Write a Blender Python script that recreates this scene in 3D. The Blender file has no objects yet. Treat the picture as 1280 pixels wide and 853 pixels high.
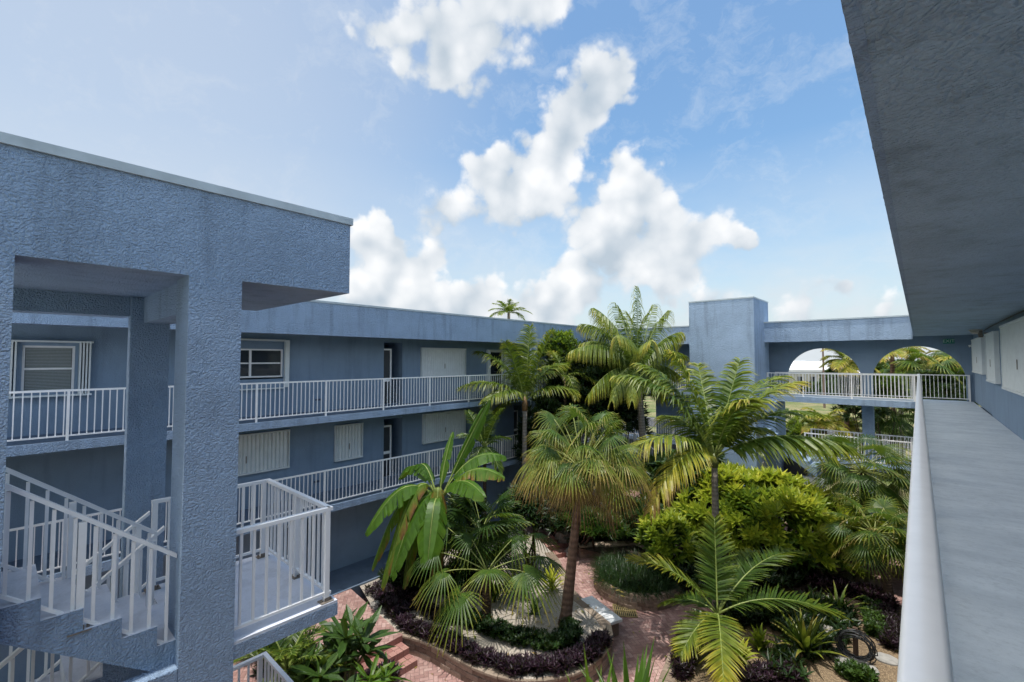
import bpy, math, random
from mathutils import Vector, Matrix, noise as mn
R = random.Random(7)
V = Vector
C = bpy.context.scene.collection
scene = bpy.context.scene
FL, CX, CY, HY, VX = 569.0, 640.0, 426.5, 449.0, 1148.0
PIT = math.atan((HY-CY)/FL); YAW = math.atan((VX-CX)/(FL/math.cos(PIT)))
cs, sn, cp, sp = math.cos(YAW), math.sin(YAW), math.cos(PIT), math.sin(PIT)
def ray(px, py):
    r = (px-CX)/FL; u = (CY-py)/FL
    f = cp-u*sp
    return V((r*cs-f*sn, r*sn+f*cs, sp+u*cp))
def W(px, py, D):                      # survey: point seen at px,py at ground distance D ahead
    d = ray(px, py); f = -d.x*sn+d.y*cs
    return d*(D/f)
def P(px, py, z):                      # survey: point of the horizontal plane z
    d = ray(px, py); return d*(z/d.z)

# ---------------------------------------------------------------- materials
def newmat(name):
    m = bpy.data.materials.new(name); m.use_nodes = True
    nt = m.node_tree; nt.nodes.clear()
    out = nt.nodes.new('ShaderNodeOutputMaterial')
    b = nt.nodes.new('ShaderNodeBsdfPrincipled')
    nt.links.new(b.outputs[0], out.inputs[0])
    return m, nt, b, out
class N:
    def __init__(s, nt): s.nt = nt
    def n(s, t, **k):
        x = s.nt.nodes.new(t)
        for a, b in k.items(): setattr(x, a, b)
        return x
    def set(s, sock, v):
        if isinstance(v, bpy.types.NodeSocket): s.nt.links.new(v, sock)
        else: sock.default_value = v
    def m(s, op, a, b=0.0, c=0.0, clamp=False):
        x = s.n('ShaderNodeMath', operation=op); x.use_clamp = clamp
        s.set(x.inputs[0], a); s.set(x.inputs[1], b); s.set(x.inputs[2], c)
        return x.outputs[0]
    def vm(s, op, a, b=(0,0,0), sc=None):
        x = s.n('ShaderNodeVectorMath', operation=op)
        s.set(x.inputs[0], a); s.set(x.inputs[1], b)
        if sc is not None: s.set(x.inputs['Scale'], sc)
        return x.outputs['Value'] if op in ('DISTANCE','LENGTH','DOT_PRODUCT') else x.outputs[0]
    def noise(s, vec, scale, detail=3, rough=.55):
        x = s.n('ShaderNodeTexNoise'); s.set(x.inputs['Vector'], vec)
        x.inputs['Scale'].default_value = scale; x.inputs['Detail'].default_value = detail
        x.inputs['Roughness'].default_value = rough
        return x
    def mr(s, v, a, b, c=0.0, d=1.0, kind='LINEAR'):
        x = s.n('ShaderNodeMapRange', interpolation_type=kind); s.set(x.inputs[0], v)
        for i, q in enumerate((a, b, c, d)): s.set(x.inputs[1+i], q)
        return x.outputs[0]
    def ramp(s, v, stops):
        x = s.n('ShaderNodeValToRGB'); s.set(x.inputs[0], v); e = x.color_ramp.elements
        while len(e) < len(stops): e.new(.5)
        for i, (p, c) in enumerate(stops): e[i].position = p; e[i].color = (*c, 1)
        return x.outputs[0]
    def mix(s, f, a, b, bt='MIX'):
        x = s.n('ShaderNodeMix', data_type='RGBA', blend_type=bt); s.set(x.inputs[0], f)
        s.set(x.inputs[6], a if isinstance(a, bpy.types.NodeSocket) else (*a, 1))
        s.set(x.inputs[7], b if isinstance(b, bpy.types.NodeSocket) else (*b, 1))
        return x.outputs[2]
    def pos(s): return s.n('ShaderNodeNewGeometry').outputs['Position']
    def bump(s, h, strength, dist, normal=None):
        x = s.n('ShaderNodeBump'); s.set(x.inputs['Height'], h)
        x.inputs['Strength'].default_value = strength; x.inputs['Distance'].default_value = dist
        if normal: s.nt.links.new(normal, x.inputs['Normal'])
        return x.outputs[0]

def stucco(name, col, rough_scale=28, bd=.012, stain=.32, streak=True):
    m, nt, b, o = newmat(name); n = N(nt); p = n.pos()
    a = n.noise(p, rough_scale, 5, .65).outputs[0]
    v = n.n('ShaderNodeTexVoronoi', feature='F1'); nt.links.new(n.vm('ADD', p, n.vm('SCALE', n.noise(p, 9, 2).outputs[1], sc=.09)), v.inputs['Vector'])
    v.inputs['Scale'].default_value = rough_scale*1.1
    h = n.m('ADD', n.m('MULTIPLY', a, .7), n.m('MULTIPLY', n.m('SUBTRACT', 1.0, v.outputs[0]), .75))
    big = n.noise(p, 1.3, 5, .65).outputs[0]
    st = n.noise(n.vm('MULTIPLY', p, (3.0, 3.0, .35)), 1.2, 4, .6).outputs[0]
    f = n.m('ADD', n.m('MULTIPLY', n.mr(big, .35, .7), .55), n.m('MULTIPLY', n.mr(st, .52, .68), .6))
    dk = tuple(c*(1-stain) for c in col)
    c0 = n.mix(f, col, dk)
    c1 = n.mix(n.mr(a, .3, .7, .10, 0), c0, (.05,.06,.08))  # grain hollows darkened, relief shade put into the colour
    nt.links.new(c1, b.inputs['Base Color']); b.inputs['Roughness'].default_value = .85
    h2 = n.m('ADD', h, n.m('MULTIPLY', big, 1.5))
    nt.links.new(n.bump(h2, .9, bd), b.inputs['Normal'])
    return m
def plain(name, col, rough=.5, metal=0, nz=.0, scale=6, bd=.002):
    m, nt, b, o = newmat(name); n = N(nt)
    p = n.pos(); a = n.noise(p, scale, 4, .6).outputs[0]
    c = n.mix(n.mr(a, .35, .7, 0, nz), col, tuple(x*.35 for x in col))
    nt.links.new(c, b.inputs['Base Color'])
    b.inputs['Roughness'].default_value = rough; b.inputs['Metallic'].default_value = metal
    if bd: nt.links.new(n.bump(n.noise(p, scale*6, 3).outputs[0], .5, bd), b.inputs['Normal'])
    return m
def floor_paint():
    m, nt, b, o = newmat('painted_deck'); n = N(nt); p = n.pos()
    a = n.noise(n.vm('MULTIPLY', p, (1, 2.2, 1)), 1.1, 6, .7).outputs[0]
    f = n.noise(p, 14, 5, .7).outputs[0]; g = n.noise(p, 90, 2).outputs[0]
    c = n.mix(n.mr(a, .35, .7), (.74,.81,.86), (.54,.61,.67))
    c = n.mix(n.mr(f, .5, .72, 0, .45), c, (.38,.44,.48))
    c = n.mix(n.mr(g, .62, .7, 0, .35), c, (.5,.55,.58))
    nt.links.new(c, b.inputs['Base Color']); b.inputs['Roughness'].default_value = .62
    nt.links.new(n.bump(n.m('ADD', f, n.m('MULTIPLY', g, .6)), .5, .006), b.inputs['Normal'])
    return m
def herringbone():
    m, nt, b, o = newmat('herringbone_brick'); n = N(nt); p = n.pos()
    rot = n.n('ShaderNodeVectorRotate', rotation_type='Z_AXIS'); nt.links.new(p, rot.inputs['Vector']); rot.inputs['Angle'].default_value = .62
    wob = n.noise(p, 3, 2).outputs[1]
    q = n.vm('ADD', rot.outputs[0], n.vm('SCALE', wob, sc=.02))
    s = n.n('ShaderNodeSeparateXYZ'); nt.links.new(n.vm('SCALE', q, sc=1/.105), s.inputs[0])
    x, y = s.outputs[0], s.outputs[1]
    i, j = n.m('FLOOR', x), n.m('FLOOR', y); fx, fy = n.m('SUBTRACT', x, i), n.m('SUBTRACT', y, j)
    k = n.m('FLOORED_MODULO', n.m('SUBTRACT', i, j), 4.0)
    def eq(v): return n.m('COMPARE', k, float(v), .25)
    L = n.m('ADD', fx, n.m('MULTIPLY', eq(1), 9)); Rr = n.m('ADD', n.m('SUBTRACT', 1.0, fx), n.m('MULTIPLY', eq(0), 9))
    T = n.m('ADD', n.m('SUBTRACT', 1.0, fy), n.m('MULTIPLY', eq(3), 9)); Bo = n.m('ADD', fy, n.m('MULTIPLY', eq(2), 9))
    e = n.m('MINIMUM', n.m('MINIMUM', L, Rr), n.m('MINIMUM', T, Bo))
    ii = n.m('SUBTRACT', i, eq(1)); jj = n.m('SUBTRACT', j, eq(2))
    cmb = n.n('ShaderNodeCombineXYZ'); nt.links.new(ii, cmb.inputs[0]); nt.links.new(jj, cmb.inputs[1])
    w = n.n('ShaderNodeTexWhiteNoise', noise_dimensions='2D'); nt.links.new(cmb.outputs[0], w.inputs['Vector'])
    col = n.ramp(w.outputs[0], [(0,(.25,.135,.12)),(.4,(.34,.195,.175)),(.75,(.40,.245,.22)),(1,(.46,.31,.28))])
    dirt = n.noise(p, .9, 6, .7).outputs[0]
    col = n.mix(n.mr(dirt, .45, .75, 0, .6), col, (.20,.12,.10))
    col = n.mix(n.mr(n.noise(p, 2.3, 5, .7).outputs[0], .5, .8, 0, .5), col, (.62,.45,.38))
    mort = n.mr(e, .02, .08)
    col = n.mix(mort, (.19,.12,.105), col)
    nt.links.new(col, b.inputs['Base Color']); b.inputs['Roughness'].default_value = .85
    nt.links.new(n.bump(n.m('ADD', mort, n.m('MULTIPLY', n.noise(p, 40, 3).outputs[0], .5)), .6, .012), b.inputs['Normal'])
    return m
def island(name, stops, rough=.85, bd=.01, scale=25):
    m, nt, b, o = newmat(name); n = N(nt); p = n.pos()
    rnd = n.n('ShaderNodeNewGeometry').outputs['Random Per Island']
    c = n.ramp(rnd, stops)
    a = n.noise(p, scale, 5, .7).outputs[0]
    c = n.mix(n.mr(a, .35, .7, 0, .5), c, tuple(x*.45 for x in stops[0][1]))
    nt.links.new(c, b.inputs['Base Color']); b.inputs['Roughness'].default_value = rough
    nt.links.new(n.bump(a, .7, bd), b.inputs['Normal'])
    return m
def gravel(name, c1, c2, scale=45, dark=.5):
    m, nt, b, o = newmat(name); n = N(nt); p = n.pos()
    v = n.n('ShaderNodeTexVoronoi'); nt.links.new(p, v.inputs['Vector']); v.inputs['Scale'].default_value = scale
    sep = n.n('ShaderNodeSeparateColor'); nt.links.new(v.outputs['Color'], sep.inputs[0])
    c = n.mix(sep.outputs[0], c1, c2)
    c = n.mix(n.mr(v.outputs['Distance'], .3, .75, 0, dark), c, tuple(x*.3 for x in c1))
    c = n.mix(n.mr(n.noise(p, .9, 5, .7).outputs[0], .5, .75, 0, .6), c, tuple(x*.45 for x in c2))
    nt.links.new(c, b.inputs['Base Color']); b.inputs['Roughness'].default_value = .9
    nt.links.new(n.bump(n.m('SUBTRACT', 1.0, v.outputs['Distance']), .8, .015), b.inputs['Normal'])
    return m
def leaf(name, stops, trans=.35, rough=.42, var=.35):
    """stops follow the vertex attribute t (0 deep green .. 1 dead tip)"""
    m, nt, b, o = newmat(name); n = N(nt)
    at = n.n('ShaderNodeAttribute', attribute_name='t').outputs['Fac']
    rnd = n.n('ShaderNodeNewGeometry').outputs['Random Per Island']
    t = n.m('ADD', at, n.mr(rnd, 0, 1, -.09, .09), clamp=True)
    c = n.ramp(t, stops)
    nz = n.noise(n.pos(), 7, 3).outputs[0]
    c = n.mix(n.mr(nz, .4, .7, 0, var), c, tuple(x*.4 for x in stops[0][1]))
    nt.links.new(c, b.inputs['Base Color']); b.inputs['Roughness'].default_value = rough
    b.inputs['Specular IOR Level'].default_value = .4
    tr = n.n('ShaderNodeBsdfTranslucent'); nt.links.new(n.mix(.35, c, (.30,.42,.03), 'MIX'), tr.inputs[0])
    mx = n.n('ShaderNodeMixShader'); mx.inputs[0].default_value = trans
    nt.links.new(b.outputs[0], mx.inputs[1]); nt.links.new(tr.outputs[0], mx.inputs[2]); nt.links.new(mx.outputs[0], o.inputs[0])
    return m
def glass(name, col=(.02,.025,.03)):
    m, nt, b, o = newmat(name); n = N(nt)
    b.inputs['Base Color'].default_value = (*col, 1); b.inputs['Roughness'].default_value = .06
    b.inputs['Specular IOR Level'].default_value = .8
    return m
def bark(name, c1, c2, ring=9.0, bd=.02):
    m, nt, b, o = newmat(name); n = N(nt); p = n.pos()
    s = n.n('ShaderNodeSeparateXYZ'); nt.links.new(p, s.inputs[0])
    z = n.m('ADD', s.outputs[2], n.m('MULTIPLY', n.noise(p, 5, 3).outputs[0], .12))
    r = n.m('SINE', n.m('MULTIPLY', z, ring*6.283))
    f = n.noise(n.vm('MULTIPLY', p, (1,1,.25)), 30, 4, .7).outputs[0]
    h = n.m('ADD', n.m('MULTIPLY', r, .15), f)
    c = n.mix(n.mr(h, .2, .85), c1, c2)
    nt.links.new(c, b.inputs['Base Color']); b.inputs['Roughness'].default_value = .9
    nt.links.new(n.bump(h, .8, bd), b.inputs['Normal'])
    return m
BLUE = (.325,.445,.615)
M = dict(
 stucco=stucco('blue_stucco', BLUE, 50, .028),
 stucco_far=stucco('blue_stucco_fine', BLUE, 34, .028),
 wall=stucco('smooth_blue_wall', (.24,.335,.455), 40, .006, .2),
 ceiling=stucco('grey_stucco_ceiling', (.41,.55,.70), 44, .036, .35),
 white=plain('white_enamel', (.88,.88,.88), .3, 0, .10, 9, 0),
 shutter=plain('ivory_shutter', (.72,.77,.78), .45, 0, .14, 5, 0),
 coping=plain('pale_metal_coping', (.42,.50,.55), .45, .0, .3, 4, .001),
 deck=floor_paint(), slab=stucco('pale_landing_paint', (.66,.69,.76), 30, .003, .25),
 steel=plain('rusty_bracket', (.28,.24,.2), .6, .5, .5, 20, .001),
 glass=glass('dark_glass'), blind=plain('grey_blind', (.30,.34,.34), .6, 0, .2, 30, 0),
 door=plain('dark_door', (.03,.035,.045), .5), grey=plain('dark_recess', (.09,.11,.16), .8),
 brick=herringbone(),
 stepbrick=island('step_brick', [(0,(.27,.12,.10)),(.5,(.36,.17,.145)),(1,(.44,.24,.20))]),
 block=island('planter_block', [(0,(.19,.125,.095)),(.5,(.31,.22,.17)),(1,(.43,.32,.25))]),
 cap=island('cap_stone', [(0,(.22,.165,.12)),(.5,(.32,.25,.19)),(1,(.42,.34,.26))]),
 white_gravel=gravel('pale_gravel', (.55,.49,.42), (.38,.33,.27), 40),
 tan_gravel=gravel('tan_gravel', (.34,.25,.15), (.17,.115,.07), 30, .7),
 soil=gravel('dark_soil', (.05,.035,.025), (.025,.018,.012), 25),
 concrete=plain('pale_concrete', (.68,.70,.72), .8, 0, .3, 8, .004),
 paver=plain('weathered_stone', (.36,.35,.33), .85, 0, .5, 7, .01), rock=plain('coral_rock', (.34,.32,.29), .9, 0, .7, 9, .05),
 palm=leaf('palm_leaflet', [(0,(.018,.045,.010)),(.35,(.065,.125,.016)),(.6,(.19,.24,.025)),(.8,(.42,.37,.04)),(1,(.30,.18,.07))]),
 fan=leaf('fan_blade', [(0,(.015,.042,.010)),(.35,(.06,.125,.018)),(.6,(.21,.25,.03)),(.8,(.40,.30,.08)),(1,(.28,.15,.07))]),
 banana=leaf('banana_blade', [(0,(.035,.10,.012)),(.4,(.10,.215,.02)),(.65,(.18,.24,.03)),(.85,(.30,.16,.04)),(1,(.14,.06,.03))], .45),
 rib=leaf('pale_midrib', [(0,(.22,.30,.07)),(1,(.36,.38,.12))], .15),
 croton=leaf('yellow_green_leaf', [(0,(.02,.055,.01)),(.3,(.07,.14,.015)),(.6,(.28,.36,.03)),(1,(.66,.64,.06))], .45, .38, .10),
 purple=leaf('purple_leaf', [(0,(.012,.005,.010)),(.5,(.028,.010,.024)),(1,(.08,.03,.055))], .15),
 dark=leaf('dark_leaf', [(0,(.008,.022,.008)),(.5,(.022,.055,.012)),(1,(.06,.12,.018))], .2),
 bark_red=bark('red_brown_trunk', (.09,.055,.04), (.22,.135,.095), 6, .035),
 bark_grey=bark('grey_ringed_trunk', (.14,.12,.10), (.33,.29,.25), 8),
 bark_dark=bark('dark_fibre_trunk', (.035,.022,.015), (.10,.06,.035), 12, .04),
 stem=plain('green_stem', (.11,.14,.035), .5, 0, .3, 10, .002),
 shaft=plain('orange_crownshaft', (.24,.14,.06), .6, 0, .6, 6, .01),
 hose=plain('black_hose', (.02,.022,.025), .4),
 grate=plain('brass_grate', (.34,.27,.12), .5, .3, .4), void=plain('dark_drain', (.01,.01,.01), .9),
 wood=plain('stained_post', (.07,.04,.025), .8, 0, .4),
 cable=plain('dark_cable', (.06,.07,.08), .6), lamp=plain('beige_lamp', (.52,.48,.40), .5), exitg=plain('green_sign_face', (.03,.22,.15), .5, 0, 0, 5, 0), exitw=plain('sign_lettering', (.62,.78,.70), .5, 0, 0, 5, 0),
 roofwhite=plain('white_roof', (.70,.70,.70), .6, 0, .15, 1, 0), cream=plain('cream_house_wall', (.55,.50,.40), .8, 0, .2, 1, 0), pole=plain('timber_pole', (.16,.11,.09), .9),
 car=plain('car_paint', (.06,.10,.16), .25, .2, 0, 1, 0), tyre=plain('tyre_rubber', (.02,.02,.02), .8), rim=plain('rim_metal', (.35,.35,.36), .3, .8),
)
def ground_mat():
    m, nt, b, o = newmat('grass_and_sand'); n = N(nt); p = n.pos()
    a = n.noise(p, .35, 6, .65).outputs[0]; f = n.noise(p, 12, 4).outputs[0]
    c = n.mix(n.mr(a, .42, .6), (.10,.14,.03), (.26,.22,.11)); c = n.mix(n.mr(f, .4, .7, 0, .5), c, (.04,.06,.015))
    nt.links.new(c, b.inputs['Base Color']); b.inputs['Roughness'].default_value = .95
    nt.links.new(n.bump(f, .6, .05), b.inputs['Normal']); return m
M['shaded_deck'] = plain('shaded_deck_paint', (.14,.19,.26), .6, 0, .4, 3, .002); M['ground'] = ground_mat(); M['asphalt'] = plain('asphalt', (.06,.06,.062), .9, 0, .3, 20, .004)  # left wing's deck paint darkened, with its shade put into the colour

# ---------------------------------------------------------------- mesh helpers
class MB:
    def __init__(s): s.v = []; s.f = []; s.t = []; s.sm = False
    def q(s, *pts, t=0.0):
        i = len(s.v); s.v += [tuple(p) for p in pts]; s.t += ([t]*len(pts) if not isinstance(t, (list, tuple)) else list(t))
        s.f.append(tuple(range(i, i+len(pts))))
    def box(s, a, b, t=0.0, M4=None, ch=0):
        x0,y0,z0 = (min(a[i], b[i]) for i in range(3)); x1,y1,z1 = (max(a[i], b[i]) for i in range(3))
        i = len(s.v); c = [(x0,y0,z0),(x1,y0,z0),(x1,y1,z0),(x0,y1,z0),(x0,y0,z1),(x1,y0,z1),(x1,y1,z1),(x0,y1,z1)]
        if M4: c = [tuple(M4 @ V(p)) for p in c]
        s.v += c; s.t += [t]*8
        s.f += [tuple(i+k for k in f) for f in ((0,3,2,1),(4,5,6,7),(0,1,5,4),(1,2,6,5),(2,3,7,6),(3,0,4,7))]
    def tube(s, pts, rads, n=8, t=0.0, cap=True):
        pts = [V(p) for p in pts]
        if not isinstance(rads, (list, tuple)): rads = [rads]*len(pts)
        base = len(s.v); ref = V((0,0,1))
        for k, p in enumerate(pts):
            d = (pts[min(k+1, len(pts)-1)]-pts[max(k-1, 0)]).normalized()
            if k == 0:
                ref = V((0,0,1)) if abs(d.z) < .9 else V((1,0,0))
                u = d.cross(ref).normalized()
            else: u = (u-d*u.dot(d)).normalized()
            w = d.cross(u)
            for a in range(n):
                an = 6.28319*a/n; s.v.append(tuple(p+(u*math.cos(an)+w*math.sin(an))*rads[k])); s.t.append(t)
        for k in range(len(pts)-1):
            for a in range(n):
                b = (a+1) % n; s.f.append((base+k*n+a, base+k*n+b, base+(k+1)*n+b, base+(k+1)*n+a))
        if cap:
            s.f.append(tuple(base+a for a in reversed(range(n)))); s.f.append(tuple(base+(len(pts)-1)*n+a for a in range(n)))
    def strip(s, rows, ts):                      # rows of equal length point lists
        base = len(s.v); w = len(rows[0])
        for r, t in zip(rows, ts):
            for k, p in enumerate(r): s.v.append(tuple(p)); s.t.append(t[k] if isinstance(t, (list, tuple)) else t)
        for a in range(len(rows)-1):
            for k in range(w-1):
                s.f.append((base+a*w+k, base+a*w+k+1, base+(a+1)*w+k+1, base+(a+1)*w+k))
    def mesh(s, name, mat, smooth=False, bevel=0):
        me = bpy.data.meshes.new(name); me.from_pydata(s.v, [], s.f)
        if s.v:
            at = me.attributes.new('t', 'FLOAT', 'POINT'); at.data.foreach_set('value', s.t)
        me.materials.append(M[mat]); me.validate()
        if smooth: me.polygons.foreach_set('use_smooth', [True]*len(me.polygons))
        me.update(); return me
    def build(s, name, mat, parent=None, smooth=False, bevel=0):
        o = bpy.data.objects.new(name, s.mesh(name, mat, smooth)); C.objects.link(o)
        if parent: o.parent = parent
        if bevel:
            b = o.modifiers.new('bevel', 'BEVEL'); b.width = bevel; b.segments = 2; b.limit_method = 'ANGLE'
        return o
def tag(o, label=None, cat=None, group=None, kind=None):
    for k, v in (('label', label), ('category', cat), ('group', group), ('kind', kind)):
        if v: o[k] = v
    return o
def empty(name, loc, label, cat, group=None, rz=0):
    o = bpy.data.objects.new(name, None); C.objects.link(o); o.location = loc; o.rotation_euler = (0,0,rz); o.empty_display_size = .2
    return tag(o, label, cat, group)
def boxes(name, mat, parent, bl, bevel=0):
    m = MB()
    for a, b in bl: m.box(a, b)
    return m.build(name, mat, parent, bevel=bevel)

# ---------------------------------------------------------------- railing
def railing(p0, p1, label, group, h=1.05, post_sp=1.9, sp=.118, posts=None, bw=.019, pw=.045, feet=False, cap_w=.05, cat='railing'):
    p0, p1 = V(p0), V(p1); d = p1-p0; L = math.hypot(d.x, d.y); rz = math.atan2(d.y, d.x); sl = d.z/L
    r = empty('railing', p0, label, cat, group, rz)
    ang = math.atan(sl); LL = math.hypot(L, d.z)
    def bar(name, z, hw, hh, x0=0., x1=None):
        m = MB(); x1 = L if x1 is None else x1
        for k in (0,):
            a = [(x0, -hw, z+sl*x0-hh), (x0, hw, z+sl*x0-hh), (x0, hw, z+sl*x0+hh), (x0, -hw, z+sl*x0+hh)]
            b = [(x1, q[1], q[2]+sl*(x1-x0)) for q in a]
            m.q(*reversed(a)); m.q(*b)
            for i in range(4): j = (i+1) % 4; m.q(a[i], a[j], b[j], b[i])
        # welded mesh
        o = m.build(name, 'white', r); return o
    bar('top_rail', h-.02, cap_w/2, .02); bar('bottom_rail', .10, .018, .015)
    np_ = max(1, round(L/post_sp))
    px = posts if posts is not None else [i*L/np_ for i in range(np_+1)]
    px = [min(max(x, pw/2+.001), L-pw/2-.001) for x in px]
    pm = None
    for x in px:
        if pm is None:
            m = MB(); m.box((-pw/2, -pw/2, 0), (pw/2, pw/2, h-.041-abs(sl)*pw/2)); pm = m.mesh('post', 'white')
        o = bpy.data.objects.new('post', pm); C.objects.link(o); o.parent = r; o.location = (x, 0, sl*x)
        if feet:
            m = MB(); m.box((-.075, -.055, .001), (.075, .055, .009))
            for sx in (-1, 1): m.tube([(sx*.055, 0, .009), (sx*.055, 0, .035)], .012, 6)
            m.box((-.03,-.0235-.008,.009), (.03,-.0235,.05))
            m.build('post_bracket', 'steel', o)
    # balusters
    bm = MB(); z1 = h-.041-abs(sl)*bw/2; bm.box((-bw/2, -bw/2, .1), (bw/2, bw/2, z1)); me = bm.mesh('baluster', 'white')
    xs = []
    n = int(L/sp)
    for i in range(n+1):
        x = (i+.5)*L/(n+1)
        if min(abs(x-q) for q in px) > pw*.8: xs.append(x)
    def dist(x): q = p0+d*(x/L); return q.length
    order = sorted(xs, key=dist); near = order[:100]; rest = order[100:]
    for x in near:
        o = bpy.data.objects.new('baluster', me); C.objects.link(o); o.parent = r; o.location = (x, 0, sl*x)
    if rest:
        m = MB()
        for x in rest: m.box((x-bw/2, -bw/2, .1+sl*x), (x+bw/2, bw/2, z1+sl*x))
        tag(m.build('balusters', 'white', r), kind='stuff')
    return r

# ---------------------------------------------------------------- buildings
F3, F2, F1 = -1.68, -4.33, -6.98; G = -7.45
def holed_wall(name, mat, parent, axis, c, th, u0, u1, z0, z1, holes):
    """wall whose seen face lies at coordinate c; thickness th goes behind (sign)"""
    us = sorted({u0, u1, *[q for h in holes for q in h[:2]]}); zs = sorted({z0, z1, *[q for h in holes for q in h[2:]]})
    def pt(u, z, w): return (w, u, z) if axis == 'x' else (u, w, z)
    m = MB()
    inside = lambda u, z: any(h[0] < u < h[1] and h[2] < z < h[3] for h in holes)
    for a, b in zip(us, us[1:]):
        for e, g in zip(zs, zs[1:]):
            if not inside((a+b)/2, (e+g)/2):
                for w in (c, c+th): m.q(pt(a,e,w), pt(b,e,w), pt(b,g,w), pt(a,g,w))
    for h in holes:
        a, b, e, g = h
        for (p, q) in (((a,e),(b,e)), ((b,e),(b,g)), ((b,g),(a,g)), ((a,g),(a,e))):
            m.q(pt(*p, c), pt(*q, c), pt(*q, c+th), pt(*p, c+th))
    for (p, q) in (((u0,z0),(u1,z0)), ((u1,z0),(u1,z1)), ((u1,z1),(u0,z1)), ((u0,z1),(u0,z0))):
        m.q(pt(*p, c), pt(*q, c), pt(*q, c+th), pt(*p, c+th))
    return m.build(name, mat, parent)
def shutter(parent, x, sgn, y0, y1, z0, z1, name='shutter', folds=None, label=None):
    """closed accordion shutter on a wall at x, standing proud towards sgn"""
    m = MB(); n = folds or max(4, round((y1-y0)/.11)); prof = []
    for i in range(n*2+1):
        y = y0+(y1-y0)*i/(n*2); w = .05+(.038 if i % 2 else 0)
        prof.append((x+sgn*w, y))
    for (xa, ya), (xb, yb) in zip(prof, prof[1:]): m.q((xa,ya,z0), (xb,yb,z0), (xb,yb,z1), (xa,ya,z1))
    o = m.build(name, 'shutter', parent)
    fr = MB()
    fr.box((x+sgn*.002, y0-.04, z1), (x+sgn*.11, y1+.04, z1+.05)); fr.box((x+sgn*.002, y0-.04, z0-.05), (x+sgn*.11, y1+.04, z0))
    for yy in (y0-.04, y1+.01): fr.box((x+sgn*.002, yy, z0+.001), (x+sgn*.10, yy+.03, z1-.001))
    ym = (y0+y1)/2; fr.build('track', 'shutter', o)
    k = MB(); k.box((x+sgn*.09, ym-.012, (z0+z1)/2-.25), (x+sgn*.10, ym+.012, (z0+z1)/2-.05)); k.build('lock', 'steel', o)
    if label: o['label'] = label
    return o
def window(parent, x, sgn, y0, y1, z0, z1, cols=1, hbar=.5, inset=.1, pane='glass', blind=False, label=None):
    xi = x-sgn*inset
    m = MB(); w = .045
    m.box((xi, y0, z0), (xi+sgn*.06, y0+w, z1)); m.box((xi, y1-w, z0), (xi+sgn*.06, y1, z1))
    m.box((xi, y0+w, z0), (xi+sgn*.06, y1-w, z0+w)); m.box((xi, y0+w, z1-w), (xi+sgn*.06, y1-w, z1))
    zz = z0+(z1-z0)*hbar
    ys = [y0+w+(y1-y0-2*w)*i/cols for i in range(1, cols)] if isinstance(cols, int) else cols
    m.box((xi+sgn*.002, y0+w, zz-.02), (xi+sgn*.055, y1-w, zz+.02))
    for yy in ys: m.box((xi+sgn*.001, yy-.03, z0+w), (xi+sgn*.057, yy+.03, z1-w))
    o = m.build('window', 'white', parent)
    g = MB(); g.q((xi+sgn*.02, y0+w, z0+w), (xi+sgn*.02, y1-w, z0+w), (xi+sgn*.02, y1-w, z1-w), (xi+sgn*.02, y0+w, z1-w)); g.build('pane', pane, o)
    if blind:
        b = MB(); nb = int((z1-z0)/.033)
        for k in range(nb):
            zb = z0+w+k*.033
            b.q((xi+sgn*.026, y0+w+.01, zb), (xi+sgn*.026, y1-w-.01, zb), (xi+sgn*.034, y1-w-.01, zb+.026), (xi+sgn*.034, y0+w+.01, zb+.026))
        b.build('blind', 'blind', o)
    if label: o['label'] = label
    return o
def door(parent, y, x0, x1, z0, z1, label=None):   # in the side of a recess, faces -y
    m = MB(); m.box((x0, y, z0), (x1, y-.05, z1)); o = m.build('door', 'door', parent)
    f = MB()
    f.box((x0-.05, y-.001, z0), (x0, y-.07, z1+.05)); f.box((x1, y-.001, z0), (x1+.05, y-.07, z1+.05)); f.box((x0, y-.001, z1), (x1, y-.07, z1+.05))
    f.box((x0, y-.052, (z0+z1)/2-.1), (x1, y-.062, (z0+z1)/2))
    f.build('frame', 'white', o)
    if label: o['label'] = label
    return o

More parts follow.
